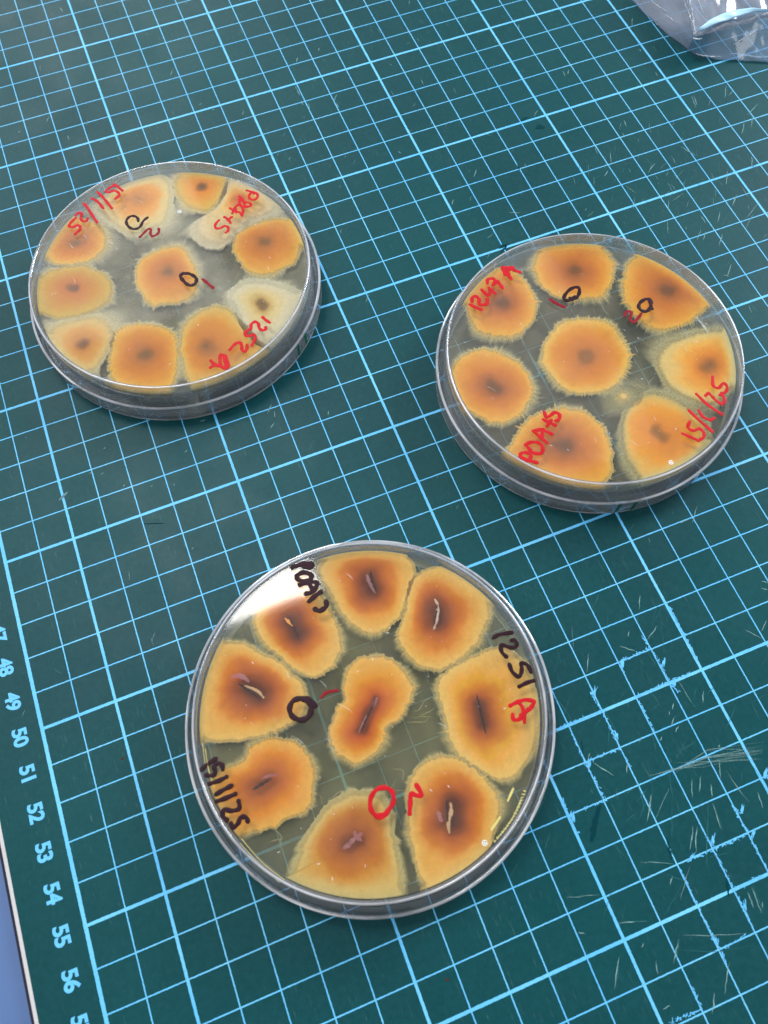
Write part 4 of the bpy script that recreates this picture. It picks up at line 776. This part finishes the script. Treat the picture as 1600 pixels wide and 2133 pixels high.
# ------------------------------------------------------------------ clear plastic bag at the far corner
bag = empty("plastic_bag", 29.5, 17, 0)
tag(bag, "crumpled clear plastic bag lying on the far corner of the mat", "bag")
def grid_patch(name, A, B, zA, zB, mtl, nu=40, nv=24, amp=.06, seed=0, freq=.9):
    """film stretched between two polylines A and B"""
    def along(P, s):
        L = [0]
        for i in range(len(P) - 1): L.append(L[-1] + math.dist(P[i], P[i + 1]))
        q = s * L[-1]; i = 0
        while i < len(P) - 2 and L[i + 1] < q: i += 1
        f = (q - L[i]) / max(1e-9, L[i + 1] - L[i])
        return P[i][0] + (P[i + 1][0] - P[i][0]) * f, P[i][1] + (P[i + 1][1] - P[i][1]) * f
    V, F = [], []
    for i in range(nu + 1):
        a = along(A, i / nu); b = along(B, i / nu)
        for j in range(nv + 1):
            t = j / nv; x, y = a[0] + (b[0] - a[0]) * t, a[1] + (b[1] - a[1]) * t
            za = zA(i / nu) if callable(zA) else zA; zb = zB(i / nu) if callable(zB) else zB
            q = Vector((x * freq, y * freq * .5, seed)); rd = 1 - abs(noise.noise(q)) * 3
            z = za + (zb - za) * t + amp * max(0, rd) * math.sin(math.pi * t) ** .5 * min(1, 6 * i / nu) + .03 * noise.noise(Vector((x * 3, y * 3, seed)))
            V.append((x - 29.5, y - 17, max(.03, z)))
    for i in range(nu):
        for j in range(nv):
            k = i * (nv + 1) + j; F.append((k, k + nv + 1, k + nv + 2, k + 1))
    o = mesh_obj(name, V, F, mtl, bag, smooth=True)
    md = o.modifiers.new("thickness", "SOLIDIFY"); md.thickness = .00006
    return o
E1 = BAG["edge"][:5]; RID = BAG["ridge"]; FO = BAG["fold"]; E2_ = BAG["edge"][4:]
grid_patch("side_panel", E1[::-1], [RID[-1], RID[0]], .06, lambda s: .85 + .75 * s, M_FILM, amp=.12, seed=3)
grid_patch("corner_panel", E2_, [RID[-1]] + FO[1:], .05, lambda s: .85 - .05 * s, M_FILM_THIN, amp=.05, seed=8)
up = [(x + 1.0, y + 4.5) for x, y in FO]; up[0] = RID[0]
grid_patch("upper_panel", FO, up, lambda s: .85 - .05 * s, 1.6, M_FILM, amp=.28, seed=5, freq=.6)
grid_patch("seam_strip", BAG["strip"], [(x + (.02 + .26 * math.sin(math.pi * min(1, k / 5))), y - (.02 + .26 * math.sin(math.pi * min(1, k / 5)))) for k, (x, y) in enumerate(BAG["strip"])], 1.12, 1.02, M_STRIP, nu=30, nv=4, amp=.03, seed=2)
# white strips painting highlights along the bag's creases
def crease_highlight(pts, w_, z, seed):
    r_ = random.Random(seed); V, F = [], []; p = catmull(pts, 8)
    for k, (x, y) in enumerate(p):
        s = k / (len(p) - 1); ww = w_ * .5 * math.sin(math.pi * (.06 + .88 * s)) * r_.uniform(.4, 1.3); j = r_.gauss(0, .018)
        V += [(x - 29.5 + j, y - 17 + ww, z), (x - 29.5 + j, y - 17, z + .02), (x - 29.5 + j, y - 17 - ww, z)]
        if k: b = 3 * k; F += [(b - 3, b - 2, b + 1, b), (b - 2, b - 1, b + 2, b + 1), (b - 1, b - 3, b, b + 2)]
    mesh_obj("crease_highlight", V, F, M_WHITE, bag, smooth=False)
crease_highlight([(29.75, 15.15), (30.0, 15.08), (30.2, 14.95), (30.7, 14.62), (31.0, 14.5), (31.5, 14.4)], .09, .10, 1)
crease_highlight([(28.27, 15.75), (28.45, 16.3), (28.6, 16.9), (28.9, 17.8)], .06, 1.02, 4)
crease_highlight([(28.30, 15.72), (28.28, 15.66), (28.5, 15.55)], .07, .8, 5)
crease_highlight([(29.0, 16.6), (29.6, 17.2), (30.4, 17.6)], .05, 1.42, 6)
crease_highlight([(28.75, 16.2), (28.95, 16.9), (29.0, 17.5)], .035, 1.3, 7)
crease_highlight([(29.6, 15.0), (30.4, 15.25), (31.2, 15.5)], .035, .62, 8)
crease_highlight([(28.6, 15.62), (28.7, 15.5), (29.0, 15.3), (29.4, 15.12)], .05, .12, 9)
crease_highlight([(30.0, 16.6), (30.9, 16.9), (31.8, 16.9)], .06, 1.45, 10)
crease_highlight([(28.05, 18.4), (28.15, 18.0), (28.3, 17.6)], .05, .55, 2)
crease_highlight([(28.2, 17.55), (28.35, 17.1), (28.6, 16.7)], .06, .5, 3)
